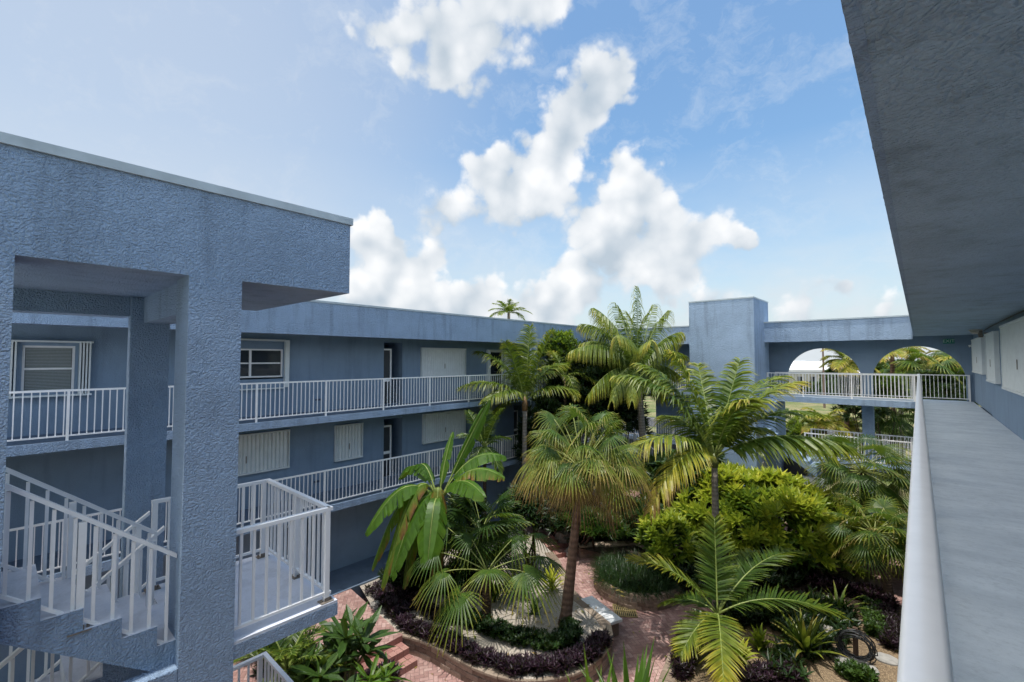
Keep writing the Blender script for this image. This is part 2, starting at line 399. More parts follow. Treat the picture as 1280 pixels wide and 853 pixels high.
# left wing ---------------------------------------------------------------
XE, XW = -13.1, -14.6
lw = empty('apartment_wing', (XW-3, 10, G), 'long blue stucco apartment wing on the left, three storeys with open balconies', 'building')
lw.matrix_world  # root at base
def rel(o, root):   # parent keeping world placement (root has no rotation)
    o.parent = root; o.location = -V(root.location) + V(o.location)
    return o
class Off:           # build children in world coordinates below a root
    def __init__(s, root): s.root = root; s.n0 = None
    def __enter__(s): s.before = set(bpy.data.objects); return s.root
    def __exit__(s, *a):
        for o in bpy.data.objects:
            if o not in s.before and o.parent is s.root: o.location = V(o.location)-V(s.root.location)
YN, YF = -7.0, 25.3
with Off(lw):
    # wall sheets per storey
    holes3 = [(.30,1.14,-.74,.30), (3.55,5.78,-.60,.52), (9.32,10.12,F3+.001,.62), (14.83,15.75,F3+.001,.36)]
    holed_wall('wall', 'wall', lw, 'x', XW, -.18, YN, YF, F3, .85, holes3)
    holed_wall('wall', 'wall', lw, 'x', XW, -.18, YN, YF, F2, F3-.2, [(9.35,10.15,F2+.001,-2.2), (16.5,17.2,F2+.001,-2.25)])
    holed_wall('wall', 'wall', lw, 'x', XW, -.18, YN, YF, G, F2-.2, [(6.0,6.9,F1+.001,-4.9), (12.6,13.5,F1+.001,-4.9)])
    boxes('rear_wall', 'wall', lw, [((-24, YN, G), (-23.7, YF, .85)), ((-23.7, YN, G), (XW-.18, YN+.2, .85)), ((-23.7, YF-.2, G), (XW-.18, YF, .85))])
    for z in (F3, F2):
        boxes('balcony_slab', 'stucco_far', lw, [((-23.6, YN, z-.2), (XE, YF, z-.004))])
        boxes('balcony_floor', 'shaded_deck', lw, [((XW+.001, YN, z-.004), (XE-.01, YF, z+.001))])
    boxes('roof', 'stucco_far', lw, [((-24, YN, .85), (XE-.25, YF, 1.45))])
    boxes('fascia', 'stucco_far', lw, [((XE-.25, YN, .70), (XE, YF-1.5, 1.66))])
    boxes('coping', 'coping', lw, [((XE-.30, YN, 1.66), (XE+.025, YF-1.5, 1.72))])
    boxes('rain_gutter', 'grey', lw, [((XE-.03, YN, .688), (XE-.002, YF-1.5, .699))])
    # interior dark floor plates seen through panes
    # recesses with doors
    for (y0, y1, z0, z1) in ((9.32,10.12,F3,.62), (9.35,10.15,F2,-2.2), (16.5,17.2,F2,-2.25), (6.0,6.9,F1,-4.9), (12.6,13.5,F1,-4.9)):
        m = MB(); xa, xb = XW-.18, XW-1.3
        m.q((xa,y0,z0),(xb,y0,z0),(xb,y0,z1),(xa,y0,z1)); m.q((xa,y1,z0),(xb,y1,z0),(xb,y1,z1),(xa,y1,z1))
        m.q((xb,y0,z0),(xb,y1,z0),(xb,y1,z1),(xb,y0,z1)); m.q((xa,y0,z0+.002),(xb,y0,z0+.002),(xb,y1,z0+.002),(xa,y1,z0+.002)); m.q((xa,y0,z1),(xb,y0,z1),(xb,y1,z1),(xa,y1,z1))
        m.build('entry_recess', 'wall', lw)
        dm = MB(); dm.box((XW-.12, y0+.012, z0+.05), (XW-.07, y0+.30, z1-.30)); d = dm.build('door', 'door', lw)
        fm = MB(); fm.box((XW-.13, y0+.301, z0+.02), (XW-.05, y0+.36, z1-.24)); fm.box((XW-.069, y0+.012, z0+.85), (XW-.05, y0+.299, z0+.95)); fm.box((XW-.13, y0+.012, z1-.30), (XW-.05, y0+.30, z1-.24))
        fm.build('frame', 'white', d)
        pm = MB(); pm.box((XW-1.25, y0+.37, z0+.003), (XW-1.2, y1-.002, z1-.3)); pm.build('side_panel', 'wall', d)
    # windows third floor
    w = window(lw, XW, 1, .30, 1.14, -.74, .30, 1, .5, .12, 'glass', True, 'white sash window with closed blinds')
    c = MB()
    for ya in (.02, 1.20):                                   # folded shutter stacks
        for k in range(4): c.box((XW+.01, ya+k*.055, -.80), (XW+.16, ya+.03+k*.055, .37))
    c.box((XW+.002, .0, .372), (XW+.18, 1.43, .41)); c.box((XW+.002, 0, -.84), (XW+.18, 1.43, -.802))
    c.build('shutter_stack', 'shutter', w)
    window(lw, XW, 1, 3.55, 5.78, -.55, .30, [4.87], .5, .10, 'glass', False, 'white sliding window with dark panes')
    s = MB(); s.box((XW-.14, 3.551, .30), (XW-.06, 5.779, .519)); s.build('window_header', 'wall', lw)
    t = MB(); t.box((XW+.002, 5.80, -.86), (XW+.12, 5.92, .58)); t.box((XW+.002, 3.2, .54), (XW+.12, 5.80, .59)); t.box((XW+.002, 3.2, -.90), (XW+.1, 5.8, -.865)); t.build('shutter_track', 'shutter', lw)
    d4 = window(lw, XW, 1, 14.83, 15.75, F3+.01, .36, 1, .45, .1, 'glass', False, 'glazed white framed door')
    t = MB(); t.box((XW+.002, 14.62, F3+.01), (XW+.10, 14.80, .42)); t.box((XW+.002, 15.78, F3+.01), (XW+.1, 16.2, .42)); t.box((XW+.002, 14.8, .37), (XW+.1, 15.78, .42)); t.build('shutter_stack', 'shutter', d4)
    for (y0,y1,z0,z1) in ((11.0,13.26,-.68,.40),(19.3,21.0,-.7,.40),(7.2,8.1,-30,0)):
        if z0 > -9: shutter(lw, XW, 1, y0, y1, z0, z1)
    for (y0,y1,z0,z1) in ((3.6,5.95,-3.28,-2.22),(7.5,8.43,-3.36,-2.27),(11.1,13.25,-3.28,-2.2),(19.3,21.0,-3.3,-2.2)): shutter(lw, XW, 1, y0, y1, z0, z1)
    for z in (-1.35, -3.98):
        v = MB(); v.box((XW+.002, 6.80, z), (XW+.03, 6.98, z+.06)); v.build('wall_vent', 'grey', lw)
    # downpipe at corner, column at balcony end
    cc = MB(); cc.box((XE-.30, 16.2, G), (XE-.04, 16.5, F2-.2)); cc.box((XE-.30,16.2,F2+.001),(XE-.04,16.5,F3-.2)); cc.box((XE-.30,16.2,F3+.001),(XE-.04,16.5,.70)); cc.build('column', 'stucco_far', lw)
    pp = MB(); pp.tube([(XE+.045, 15.9, 1.45), (XE+.045, 15.9, G)], .03, 8); pp.build('downpipe', 'coping', lw)
boxes('walkway', 'shaded_deck', None, [((XW+.001, YN, G-.3), (XE, YF-1.6, F1))])['kind'] = 'structure'
railing((XE-.06, -6.0, F3), (XE-.06, 16.15, F3), 'white picket railing along the top balcony of the left wing', 'long white balcony railings', posts=[.02]+[6.0+x for x in (-4.4,-2.6,-.75,.95,2.75,4.55,6.45,8.4,10.3,12.2,14.1,16.1)]+[22.1])
railing((XE-.06, -6.0, F2), (XE-.06, 16.15, F2), 'white picket railing along the middle balcony of the left wing', 'long white balcony railings', posts=[.02]+[6.0+x for x in (-4.4,-2.6,-.75,.95,2.75,4.55,6.45,8.4,10.3,12.2,14.1,16.1)]+[22.1])
railing((XE-.06, 16.5, F3), (XE-.06, 23.8, F3), 'white railing in the far corner of the left wing, top floor behind the palms', 'long white balcony railings')
railing((XE-.06, 16.5, F2), (XE-.06, 23.8, F2), 'white railing in the far corner of the left wing, middle floor behind the palms', 'long white balcony railings')

# right wing (we stand on its top walkway) --------------------------------
XR = 1.62; CE = .95
rw = empty('apartment_wing', (5, 10, G), 'blue apartment wing at right with the open top walkway and white shutters', 'building')
with Off(rw):
    step = 19.4
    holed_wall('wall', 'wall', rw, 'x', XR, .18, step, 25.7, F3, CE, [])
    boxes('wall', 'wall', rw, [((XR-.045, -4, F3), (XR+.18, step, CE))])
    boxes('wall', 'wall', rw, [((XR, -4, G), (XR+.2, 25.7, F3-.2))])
    boxes('rear_wall', 'wall', rw, [((9.8, -4, G), (10, 25.7, CE)), ((XR+.2, 25.5, G), (9.8, 25.7, CE)), ((XR+.2, -4, G), (9.8, -3.8, CE))])
    boxes('walkway_slab', 'stucco', rw, [((-.075, -4, F3-.2), (XR-.0451, 23.93, F3-.004))])
    boxes('walkway_floor', 'deck', rw, [((-.075, -4, F3-.004), (XR-.046, 23.93, F3))])
    boxes('middle_slab', 'stucco', rw, [((-.06, -4, F2-.2), (XR, 23.9, F2))])
    boxes('roof', 'ceiling', rw, [((-.11, -4, CE), (10, 25.2, CE+.4))])
    m = MB(); nn = 520
    # rough lower lip of the fascia
    for i in range(nn):
        ya = -4+i*(27.8/nn); yb = -4+(i+1)*(27.8/nn)
        ja = .005*mn.noise(V((ya*13, 1, 2))); jb = .005*mn.noise(V((yb*13, 1, 2)))
        m.q((-.128+ja, ya, CE-.002), (-.128+jb, yb, CE-.002), (-.128, yb, 1.68), (-.128, ya, 1.68))
        m.q((-.128+ja, ya, CE-.002), (-.128+jb, yb, CE-.002), (-.09, yb, CE-.002), (-.09, ya, CE-.002))
    m.box((-.13, -4, CE+.01), (-.0, 23.8, 1.68))
    m.build('fascia', 'stucco', rw)
    boxes('coping', 'coping', rw, [((-.18, -4, 1.68), (.06, 23.8, 1.74))])
    shutter(rw, XR, -1, 21.05, 24.6, -.45, .68)
    shutter(rw, XR-.045, -1, 17.25, 19.25, -.60, .68, label='narrow white shutter standing proud of the wall')
    shutter(rw, XR-.045, -1, 11.4, 15.9, -.66, .74, label='widest white shutter')
    shutter(rw, XR-.045, -1, 2.0, 5.4, -.66, .74)
    for yy in (20.95, 19.3):
        k = MB(); k.box((XR-.15, yy, .70), (XR-.05, yy+.12, .78)); k.build('shutter_bracket', 'steel', rw)
    k = MB(); k.tube([(XR-.09, 3, CE-.03), (XR-.085, 9, CE-.035), (XR-.09, 14.5, CE-.025), (XR-.085, 18.5, CE-.04), (XR-.05, 20.6, CE-.05)], .014, 6); k.build('conduit', 'cable', rw, True)
    g = MB(); g.box((XR-.25, -4, G+.001), (XR-.001, 20, F1)); g.build('ground_plinth', 'wall', rw)
cl = empty('ceiling_lamp', (XR-.22, 20.9, CE), 'round beige lamp fixed under the walkway ceiling at right', 'lamp')
m = MB(); m.tube([(0,0,-.001), (0,0,-.05)], .16, 16); m.build('base_plate', 'lamp', cl)
m = MB(); m.tube([(0,0,-.05), (0,0,-.10), (0,0,-.14)], [.13,.12,.07], 16); m.build('diffuser', 'lamp', cl, True)
m = MB(); m.box((.05,-.1,-.2), (.15,.1,-.051)); m.build('junction_box', 'steel', cl)
R1 = railing((-.006, -3.0, F3), (-.006, 23.93, F3), 'white railing beside us with a broad top rail, running along the right walkway', None, 1.10, 1.9, .118, cap_w=.078)
# rounded broad cap in place of the thin top rail
for o in list(R1.children):
    if o.name.startswith('top_rail'): bpy.data.objects.remove(o)
m = MB(); L = 26.93; prof = [(-.0395,1.035),(-.0395,1.084),(-.036,1.094),(-.027,1.099),(0,1.1015),(.027,1.099),(.036,1.094),(.0395,1.084),(.0395,1.035)]
m.strip([[(x, y, z) for (y, z) in prof] for x in (0., L)], [0, 0]); m.q(*[(0,y,z) for y,z in prof]); m.q(*[(L,y,z) for y,z in reversed(prof)]); m.q((0,-.0395,1.035),(L,-.0395,1.035),(L,.0395,1.035),(0,.0395,1.035))
m.build('top_rail', 'white', R1, True)

# far wing with the arches -------------------------------------------------
fw = empty('arched_wing', (-3, 25, G), 'blue far wing with two big arches over an open bridge walkway', 'building')
YB, YA = 23.93, 25.5
def arch_wall(parent, y, th, x0, x1, z0, z1, arches):
    xs = {x0, x1}
    for (a, b, top, spr) in arches:
        for i in range(41): xs.add(round((a+b)/2-(b-a)/2*math.cos(math.pi*i/40), 4))
    xs = sorted(xs); m = MB()
    def top(x):
        for (a, b, t, s) in arches:
            if a-1e-6 <= x <= b+1e-6:
                k = (x-(a+b)/2)/((b-a)/2); return s+(t-s)*math.sqrt(max(0, 1-k*k))
        return None
    for a, b in zip(xs, xs[1:]):
        mid = (a+b)/2; ar = [q for q in arches if q[0] < mid < q[1]]
        za, zb = (top(a), top(b)) if ar else (z0, z0)
        for w in (y, y+th): m.q((a,w,za),(b,w,zb),(b,w,z1),(a,w,z1))
        if ar: m.q((a,y,za),(b,y,zb),(b,y+th,zb),(a,y+th,za))
    for (a, b, t, s) in arches:
        for x in (a, b): m.q((x,y,z0),(x,y,s),(x,y+th,s),(x,y+th,z0))
    for x in (x0, x1): m.q((x,y,z0),(x,y,z1),(x,y+th,z1),(x,y+th,z0))
    return m.build('arch_wall', 'wall', parent)
with Off(fw):
    arch_wall(fw, YA, .22, -8.2, XR-.001, F3, CE, [(-4.78,-1.93,.50,-.85), (-1.52,1.40,.54,-.85)])
    boxes('bridge_slab', 'stucco_far', fw, [((-8.2, YB, F3-.26), (XR-.05, YA+.22, F3-.004))])
    boxes('bridge_floor', 'deck', fw, [((-5.36, YB+.001, F3-.004), (XR-.051, YA+.22, F3))])
    boxes('middle_slab', 'stucco_far', fw, [((-4.0, YB, F2-.26), (XR-.05, YA+.22, F2))])
    boxes('pillar', 'stucco_far', fw, [((-1.93, YA-.05, G), (-1.52, YA+.28, F2-.26)), ((-1.93, YA-.05, F2+.001), (-1.52, YA+.28, F3-.26))])
    boxes('pillar', 'stucco_far', fw, [((1.2, YA-.05, G), (1.55, YA+.28, F2-.26)), ((1.2, YA-.05, F2+.001), (1.55, YA+.28, F3-.26))])
    boxes('roof', 'stucco_far', fw, [((-13.3, YB+.02, CE), (-.13, 26.4, 1.45)), ((-.13, 25.201, CE), (10, 26.4, 1.45))])
    boxes('fascia', 'stucco_far', fw, [((-5.36, YB-.15, .78), (-.15, YB+.02, 1.68))]); boxes('fascia', 'stucco_far', fw, [((XE-.001, YB-.15, .78), (-8.2, YB+.02, 1.68))])
    boxes('coping', 'coping', fw, [((-5.36, YB-.18, 1.68), (-.15, YB+.06, 1.74))]); boxes('coping', 'coping', fw, [((XE-.02, YB-.18, 1.68), (-8.2, YB+.06, 1.74))])
    # body behind the palms, left of the tower
    holed_wall('rear_wall', 'wall', fw, 'y', YA, .2, XE-1.4, -8.2, G, CE, [(-12.4,-11.5,F2,-2.2)])
    for z in (F3, F2): boxes('balcony_slab', 'stucco_far', fw, [((XE+.001, YB, z-.2), (-8.21, YA-.001, z))])
    boxes('stair_block', 'wall', fw, [((-5.358, 23.4, G), (-4.9, YA, F3-.27)), ((-4.9, 24.9, G), (-3.9, YA, F2-.27))])
    d = boxes('door', 'door', fw, [((-4.88, 24.84, F1+.3), (-3.95, 24.89, F2-.35))]); 
    boxes('low_wall', 'concrete', fw, [((-3.9, 23.3, G), (-3.1, 23.5, -5.1))])
tw = empty('stair_tower', (-6.8, 23, G), 'square blue tower block rising above the far roof left of the arches', 'tower')
with Off(tw):
    boxes('shaft_wall', 'stucco_far', tw, [((-8.2, 22, G), (-5.36, 24.6, 2.70))])
    boxes('coping', 'coping', tw, [((-8.215, 21.985, 2.70), (-5.345, 24.615, 2.76))])
    l = MB(); l.box((-5.359, 22.9, -4.9), (-5.28, 23.1, -4.65)); l.build('wall_lamp', 'lamp', tw)
railing((-5.34, YB+.06, F3), (-.05, YB+.06, F3), 'white picket railing along the front of the arched bridge', 'railings of the arched bridge', posts=[0,1.45,3.2,5.2], sp=.125)
railing((-5.3, YA-.08, F3), (1.5, YA-.08, F3), 'white picket railing across the arch openings at the back of the top bridge', 'railings of the arched bridge', sp=.125)
railing((-3.9, YB+.06, F2), (1.5, YB+.06, F2), 'white picket railing along the front of the middle bridge under the arches', 'railings of the arched bridge', sp=.125)
railing((-3.9, YA+.1, F2), (1.5, YA+.1, F2), 'white picket railing at the back of the middle bridge under the arches', 'railings of the arched bridge', sp=.125)
railing((XE, YB+.06, F3), (-8.25, YB+.06, F3), 'white railing on the top floor left of the far tower, behind the tall coconut palm', 'railings of the arched bridge', sp=.125)
railing((XE, YB+.06, F2), (-8.25, YB+.06, F2), 'white railing on the middle floor left of the far tower, behind the tall coconut palm', 'railings of the arched bridge', sp=.125)
# platform and flight in front of the far tower
pf = boxes('entrance_platform', 'wall', None, [((-10.2, 20.7, G), (-5.0, 21.95, -5.75))]); tag(pf, 'low blue entrance platform at the foot of the far tower behind the yellow green shrub', 'platform')
railing((-10.15, 20.78, -5.75), (-5.05, 20.78, -5.75), 'white railing in front of the far tower just above the yellow green shrub', None, sp=.125)
def stair(name, mat_top, mat_side, p0, run, rise, n, width, dirv, side, label, waist=.22, sill=True):
    """flight descending along dirv from p0 (top nosing). side = vector across"""
    d = V(dirv); s = V(side)*width; r = empty(name, p0, label, 'stairs')
    tr, st = MB(), MB()
    # side profile polygon as quads
    for k in range(n):
        a = d*(run*k); b = d*(run*(k+1)); z = -rise*k
        zb0 = -rise*k-waist-.02; zb1 = -rise*(k+1)-waist-.02
        if k == 0: zb0 = -waist-.02
        for off in (V((0,0,0)), s):
            st.q(a+off+V((0,0,zb0)), b+off+V((0,0,zb1)), b+off+V((0,0,z)), a+off+V((0,0,z)))
        st.q(a+V((0,0,zb0)), b+V((0,0,zb1)), b+s+V((0,0,zb1)), a+s+V((0,0,zb0)))
        tr.q(a+V((0,0,z)), b+V((0,0,z)), b+s+V((0,0,z)), a+s+V((0,0,z)))
        tr.q(b+V((0,0,z)), b+V((0,0,z-rise)), b+s+V((0,0,z-rise)), b+s+V((0,0,z)))
    st.build('stringer', mat_side, r); tr.build('treads', mat_top, r)
    return r
stair('stair_flight', 'wall', 'wall', (-5.3, 22.3, -3.15), .26, .18, 8, 1.1, (1,0,0), (0,1,0), 'blue stair flight coming down beside the far tower under the bridge')
stair('stair_flight', 'concrete', 'white', (-4.2, 22.0, -5.5), .28, .18, 10, 1.2, (1,0,0), (0,1,0), 'pale lower stair flight under the bridge, right of the far tower')
railing((-12.4, 21.4, -3.6), (-9.2, 21.4, -5.75), 'sloping white stair railing left of the far tower behind the palms', None, .95, 2, .125)

# near stair tower ---------------------------------------------------------
XT = -5.1
nt_ = empty('stair_tower', (-6.6, .8, G), 'open blue stucco stair tower close by on the left with thick columns', 'tower')
with Off(nt_):
    # columns of the front face
    boxes('column', 'stucco', nt_, [((XT-.45, 1.155, G), (XT, 1.605, .79))])
    boxes('column', 'stucco', nt_, [((XT-.45, -.42, G), (XT, .045, .79))])
    boxes('column', 'stucco', nt_, [((-7.56, 1.07, G), (-7.4, 1.48, .79))], .012)
    boxes('column', 'stucco', nt_, [((-7.85, -.9, G), (-7.4, -.45, .79))], .012)
    boxes('beam', 'stucco', nt_, [((-7.399, 1.2, .464), (XT-.46, 1.5, .789))])
    boxes('beam', 'stucco', nt_, [((-7.80, -2, .54), (-7.45, 1.069, .789)), ((-7.80, 1.481, .54), (-7.45, 1.8, .789))])
    boxes('roof', 'stucco', nt_, [((-8.1, -3.0, .79), (XT, 2.77, 1.62))])
    boxes('coping', 'coping', nt_, [((-8.12, -3.0, 1.62), (XT+.025, 2.795, 1.70))])
    # landings
    for z in (-2.79, -5.22):
        boxes('landing', 'slab', nt_, [((-7.1, 1.27, z-.03), (XT-.006, 2.68, z))])
        boxes('landing_edge', 'stucco', nt_, [((-7.101, 1.27, z-.17), (XT-.004, 2.682, z-.03))])
        boxes('edge_beam', 'stucco', nt_, [((XT-.16, .40, z-.30), (XT-.001, 1.155, z-.02))], .01)
    for z in (F3, F2, F1):
        boxes('floor_slab', 'slab', nt_, [((XE+.01, -5.5, z-.2), (XT-.1, -.24, z))])
for z, w_ in ((F3, 'top'), (F2, 'middle')):
    z = F3 if w_ == 'top' else F2+.22
    up = 'upper' if w_ == 'top' else 'lower'
    fl = stair('stair_flight', 'slab', 'stucco', (-5.22, -.235, z-.025), .25, .18, 6, -.9, (0,1,0), (1,0,0), up+' sawtooth edged stair flight of the near tower, nearest to us', .21)
    zl = z-1.11
    stair('stair_flight', 'slab', 'stucco', (-6.2, 1.27, zl-.02), .25, .19, 8, -.85, (0,-1,0), (1,0,0), up+' return flight of the near tower, behind the sawtooth edged flight', .21)
    railing((-5.26, -.25, z+.015), (-5.26, 1.15, zl+.015), up+' sloping white railing on the near side of the stair tower', 'sloping railings of the near stair tower', .95, 2, .13, posts=[.745], feet=(w_ == 'top'), pw=.05, bw=.024)
    railing((-6.06, -.25, z+.015), (-6.06, 1.15, zl+.015), up+' sloping white railing between the two near flights, front one', 'sloping railings of the near stair tower', .95, 2, .13, posts=[.745], feet=(w_ == 'top'), pw=.05, bw=.024)
    railing((-6.26, 1.25, zl), (-6.26, -.3, zl-1.2), up+' sloping white railing of the near return flight, inner side', 'sloping railings of the near stair tower', .95, 2, .13, posts=[.1], pw=.05, bw=.024)
    railing((-7.0, 1.25, zl), (-7.0, -.3, zl-1.2), up+' sloping white railing of the near return flight, outer side', 'sloping railings of the near stair tower', .95, 2, .13, posts=[.1], pw=.05, bw=.024)
    railing((-5.17, 1.61, zl), (-5.17, 2.60, zl), up+' landing railing of the near tower facing us', 'landing railings of the near stair tower', 1.07, 2, .128, posts=[.97], feet=(w_ == 'top'), pw=.055, bw=.024, cap_w=.055)
    railing((-5.14, 2.60, zl), (-7.03, 2.60, zl), up+' landing railing across the far end of the near tower landing', 'landing railings of the near stair tower', 1.07, 2, .125, posts=[.9], feet=(w_ == 'top'), pw=.055, bw=.024, cap_w=.055)
    railing((-7.0, 1.27, zl), (-7.0, 2.57, zl), up+' landing railing along the back of the near tower landing', 'landing railings of the near stair tower', 1.07, 2, .128, posts=[.03, 1.27], feet=(w_ == 'top'), pw=.055, bw=.024, cap_w=.055)

# exit sign, emergency lamp
ex = empty('exit_sign', (.93, YA-.03, .72), 'small green exit sign high on the wall beside the right arch', 'sign')
m = MB(); m.box((-.17,-.02,-.1), (.17,.028,.1)); m.build('sign_box', 'exitg', ex)
fc = bpy.data.curves.new('lettering', 'FONT'); fc.body = 'EXIT'; fc.size = .17; fc.align_x = 'CENTER'; fc.align_y = 'CENTER'; fc.extrude = .002
fo = bpy.data.objects.new('lettering', fc); C.objects.link(fo); bpy.context.view_layer.update()
me = bpy.data.meshes.new_from_object(fo); bpy.data.objects.remove(fo); me.materials.clear(); me.materials.append(M['exitw'])
fo = bpy.data.objects.new('lettering', me); C.objects.link(fo); fo.parent = ex; fo.location = (0,-.024,0); fo.rotation_euler = (math.pi/2, 0, 0)
el = empty('wall_light', (XR-.002, 25.1, .52), 'small white emergency light on the right wall near the corner', 'lamp')
m = MB(); m.box((-.07,-.12,-.05), (0,.12,.05)); m.build('housing', 'white', el)
m = MB(); m.tube([(-.07,-.07,0),(-.13,-.09,-.02)], [.03,.045], 10); m.tube([(-.07,.07,0),(-.13,.09,-.02)], [.03,.045], 10); m.build('lamp_head', 'white', el)

# ---------------------------------------------------------------- ground
def structure(o): o['kind'] = 'structure'; return o
def wavy_sheet(name, mat, pts, z, amp=.0, jit=.04):
    m = MB(); c = sum((V((p[0], p[1], 0)) for p in pts), V())/len(pts)
    m.q(*[(p[0], p[1], z) for p in pts]); return m.build(name, mat)
g = MB(); gs = 700
for (x0,x1,y0,y1) in ((-gs,-14.0,-gs,gs),(-14.0,2,-gs,-5),(-14.0,2,26.0,gs),(2,gs,-gs,gs)): g.q((x0,y0,G-.02),(x1,y0,G-.02),(x1,y1,G-.02),(x0,y1,G-.02))
g.q((-14.0,-5,G-.02),(2,-5,G-.02),(2,26,G-.02),(-14.0,26,G-.02))
structure(g.build('ground', 'ground'))
b = MB(); b.q((XE,-5,G),(XR,-5,G),(XR,24,G),(XE,24,G)); structure(b.build('paving', 'brick'))
r = MB(); r.q((-60,44,G+.0),(70,58,G),(70,66,G),(-60,52,G)); structure(r.build('road', 'asphalt'))

def smooth(pts, n=6, closed=False):
    out = []; N_ = len(pts); P_ = [V((p[0], p[1], 0)) for p in pts]
    rng = range(N_ if closed else N_-1)
    for i in rng:
        if closed: a, b_, c, d = P_[(i-1) % N_], P_[i], P_[(i+1) % N_], P_[(i+2) % N_]
        else: a, b_, c, d = P_[max(i-1,0)], P_[i], P_[i+1], P_[min(i+2, N_-1)]
        for k in range(n):
            t = k/n; out.append(.5*((2*b_)+(c-a)*t+(2*a-5*b_+4*c-d)*t*t+(3*b_-a-3*c+d)*t**3))
    if not closed: out.append(P_[-1])
    return out
def block_wall(path, z0, z1, name, label, cat='planter wall', bl=.30, courses=3, th=.2, cap=True, closed=False, group=None):
    """dry laid blocks following a curve; path runs with the retained soil on its left"""
    pts = [V((p.x, p.y, 0)) for p in path]
    if closed: pts.append(pts[0])
    acc = [0]
    for a, c in zip(pts, pts[1:]): acc.append(acc[-1]+(c-a).length)
    L = acc[-1]
    def at(s):
        s = max(0, min(L-1e-6, s))
        for i in range(len(acc)-1):
            if acc[i+1] >= s:
                k = (s-acc[i])/(acc[i+1]-acc[i]+1e-9); d = (pts[i+1]-pts[i]).normalized(); return pts[i].lerp(pts[i+1], k), d
        return pts[-1], (pts[-1]-pts[-2]).normalized()
    c0 = at(L/2)[0]; root = empty(name, (c0.x, c0.y, z0), label, cat, group); off = -V((c0.x, c0.y, z0))
    m = MB(); ch = (z1-z0-(.07 if cap else 0))/courses
    nb = max(3, round(L/bl))
    def put(m, s0, s1, za, zb, out, inn, rj):
        p, d = at((s0+s1)/2); nrm = V((d.y, -d.x, 0))     # outward = right side
        a, _ = at(s0+.006); c, _ = at(s1-.006)
        dd = (c-a).normalized(); n_ = V((dd.y, -dd.x, 0))
        o1 = out+rj; q = [a+n_*o1, c+n_*o1, c-n_*inn, a-n_*inn]
        i = len(m.v); bv = .012
        qi = [a+n_*(o1-bv)+dd*bv, c+n_*(o1-bv)-dd*bv, c-n_*inn-dd*bv, a-n_*inn+dd*bv]
        lay = [(q, za+bv*.4), (q, zb-bv), (qi, zb)]
        for ring, z in lay:
            for v_ in ring: m.v.append(tuple(V((v_.x, v_.y, z))+off)); m.t.append(0)
        for l in range(2):
            for k in range(4): k2 = (k+1) % 4; m.f.append((i+l*4+k, i+l*4+k2, i+l*4+4+k2, i+l*4+4+k))
        m.f.append((i+8, i+9, i+10, i+11))
    for c in range(courses):
        sh = (c % 2)*.5
        for k in range(-1, nb+1):
            s0 = (k+sh)*L/nb; s1 = (k+1+sh)*L/nb
            s0, s1 = max(0, s0), min(L, s1)
            if s1-s0 < .05: continue
            put(m, s0, s1, z0+c*ch, z0+(c+1)*ch-.004, 0, th, R.uniform(-.010,.010)-c*.008)
    m.build('stonework', 'block', root)
    if cap:
        m = MB()
        for k in range(nb):
            put(m, k*L/nb, (k+1)*L/nb, z1-.07, z1+R.uniform(-.006,.006), .03, th+.09, R.uniform(-.012,.012))
        m.build('cap_stone', 'cap', root)
    return root
ZA = -7.0
capA = [P(*q, ZA) for q in ((497,792),(530,801),(560,817),(600,837),(650,850),(700,846),(742,828),(763,804),(762,778),(740,757),(716,737),(705,715),(698,700),(690,690))]
pathA = smooth(capA, 5)
block_wall(pathA, G, ZA, 'planter_wall', 'curved tan block wall with cap stones round the central palm bed', bl=.34)
bedA = [(p.x, p.y) for p in smooth(capA, 5)]+[(-11.3,14.2),(-12.2,14.6),(XE+.001,14.6),(XE+.001,7.6),(-11.0,7.0)]
def fillbed(name, mat, pts, z, skirt=.4):
    """soil sheet with a little unevenness, triangulated as a fan grid"""
    import bmesh
    bm = bmesh.new(); vs = [bm.verts.new((p[0], p[1], z)) for p in pts]; f = bm.faces.new(vs)
    bmesh.ops.triangulate(bm, faces=[f]); 
    for _ in range(3): bmesh.ops.subdivide_edges(bm, edges=[e for e in bm.edges if e.calc_length() > .8], cuts=1, use_grid_fill=True)
    bmesh.ops.triangulate(bm, faces=bm.faces[:])
    for v in bm.verts:
        if not v.is_boundary: v.co.z += .05*mn.noise(V((v.co.x*1.3, v.co.y*1.3, 0)))+.02
    me = bpy.data.meshes.new(name); bm.to_mesh(me); bm.free(); me.materials.append(M[mat]); o = bpy.data.objects.new(name, me); C.objects.link(o)
    me.polygons.foreach_set('use_smooth', [True]*len(me.polygons)); return o
structure(fillbed('gravel_bed', 'white_gravel', bedA, ZA-.03))
# upper brick apron near the walkway and steps down
ap = MB(); ap.box((XE+.001, -4, G), (-9.95, 7.0, ZA-.001)); structure(ap.build('upper_terrace', 'stepbrick'))
apb = MB(); apb.q((XE+.001,-4,ZA+.003),(-9.95,-4,ZA+.003),(-9.95,6.98,ZA+.003),(XE+.001,7.3,ZA+.003)); structure(apb.build('upper_paving', 'brick'))
def brick_steps(name, x0, x1, y0, y1, z1, n, dx, label, axis=0):
    root = empty(name, ((x0+x1)/2, (y0+y1)/2, G), label, 'steps')
    with Off(root):
        for k in range(n):
            m = MB(); z = z1-.15*(k+1)+.0; xa = x0+dx*k; xb = xa+dx
            nb = 12
            for i in range(nb):
                ya, yb = y0+(y1-y0)*i/nb+.004, y0+(y1-y0)*(i+1)/nb-.004
                for j in range(2):
                    aa = xa+dx*j/2+.003; bb = xa+dx*(j+1)/2-.003
                    m.box((aa, ya, G+.001), (bb, yb, z+R.uniform(-.003,.003)))
            m.build('tread', 'stepbrick', root)
    return root
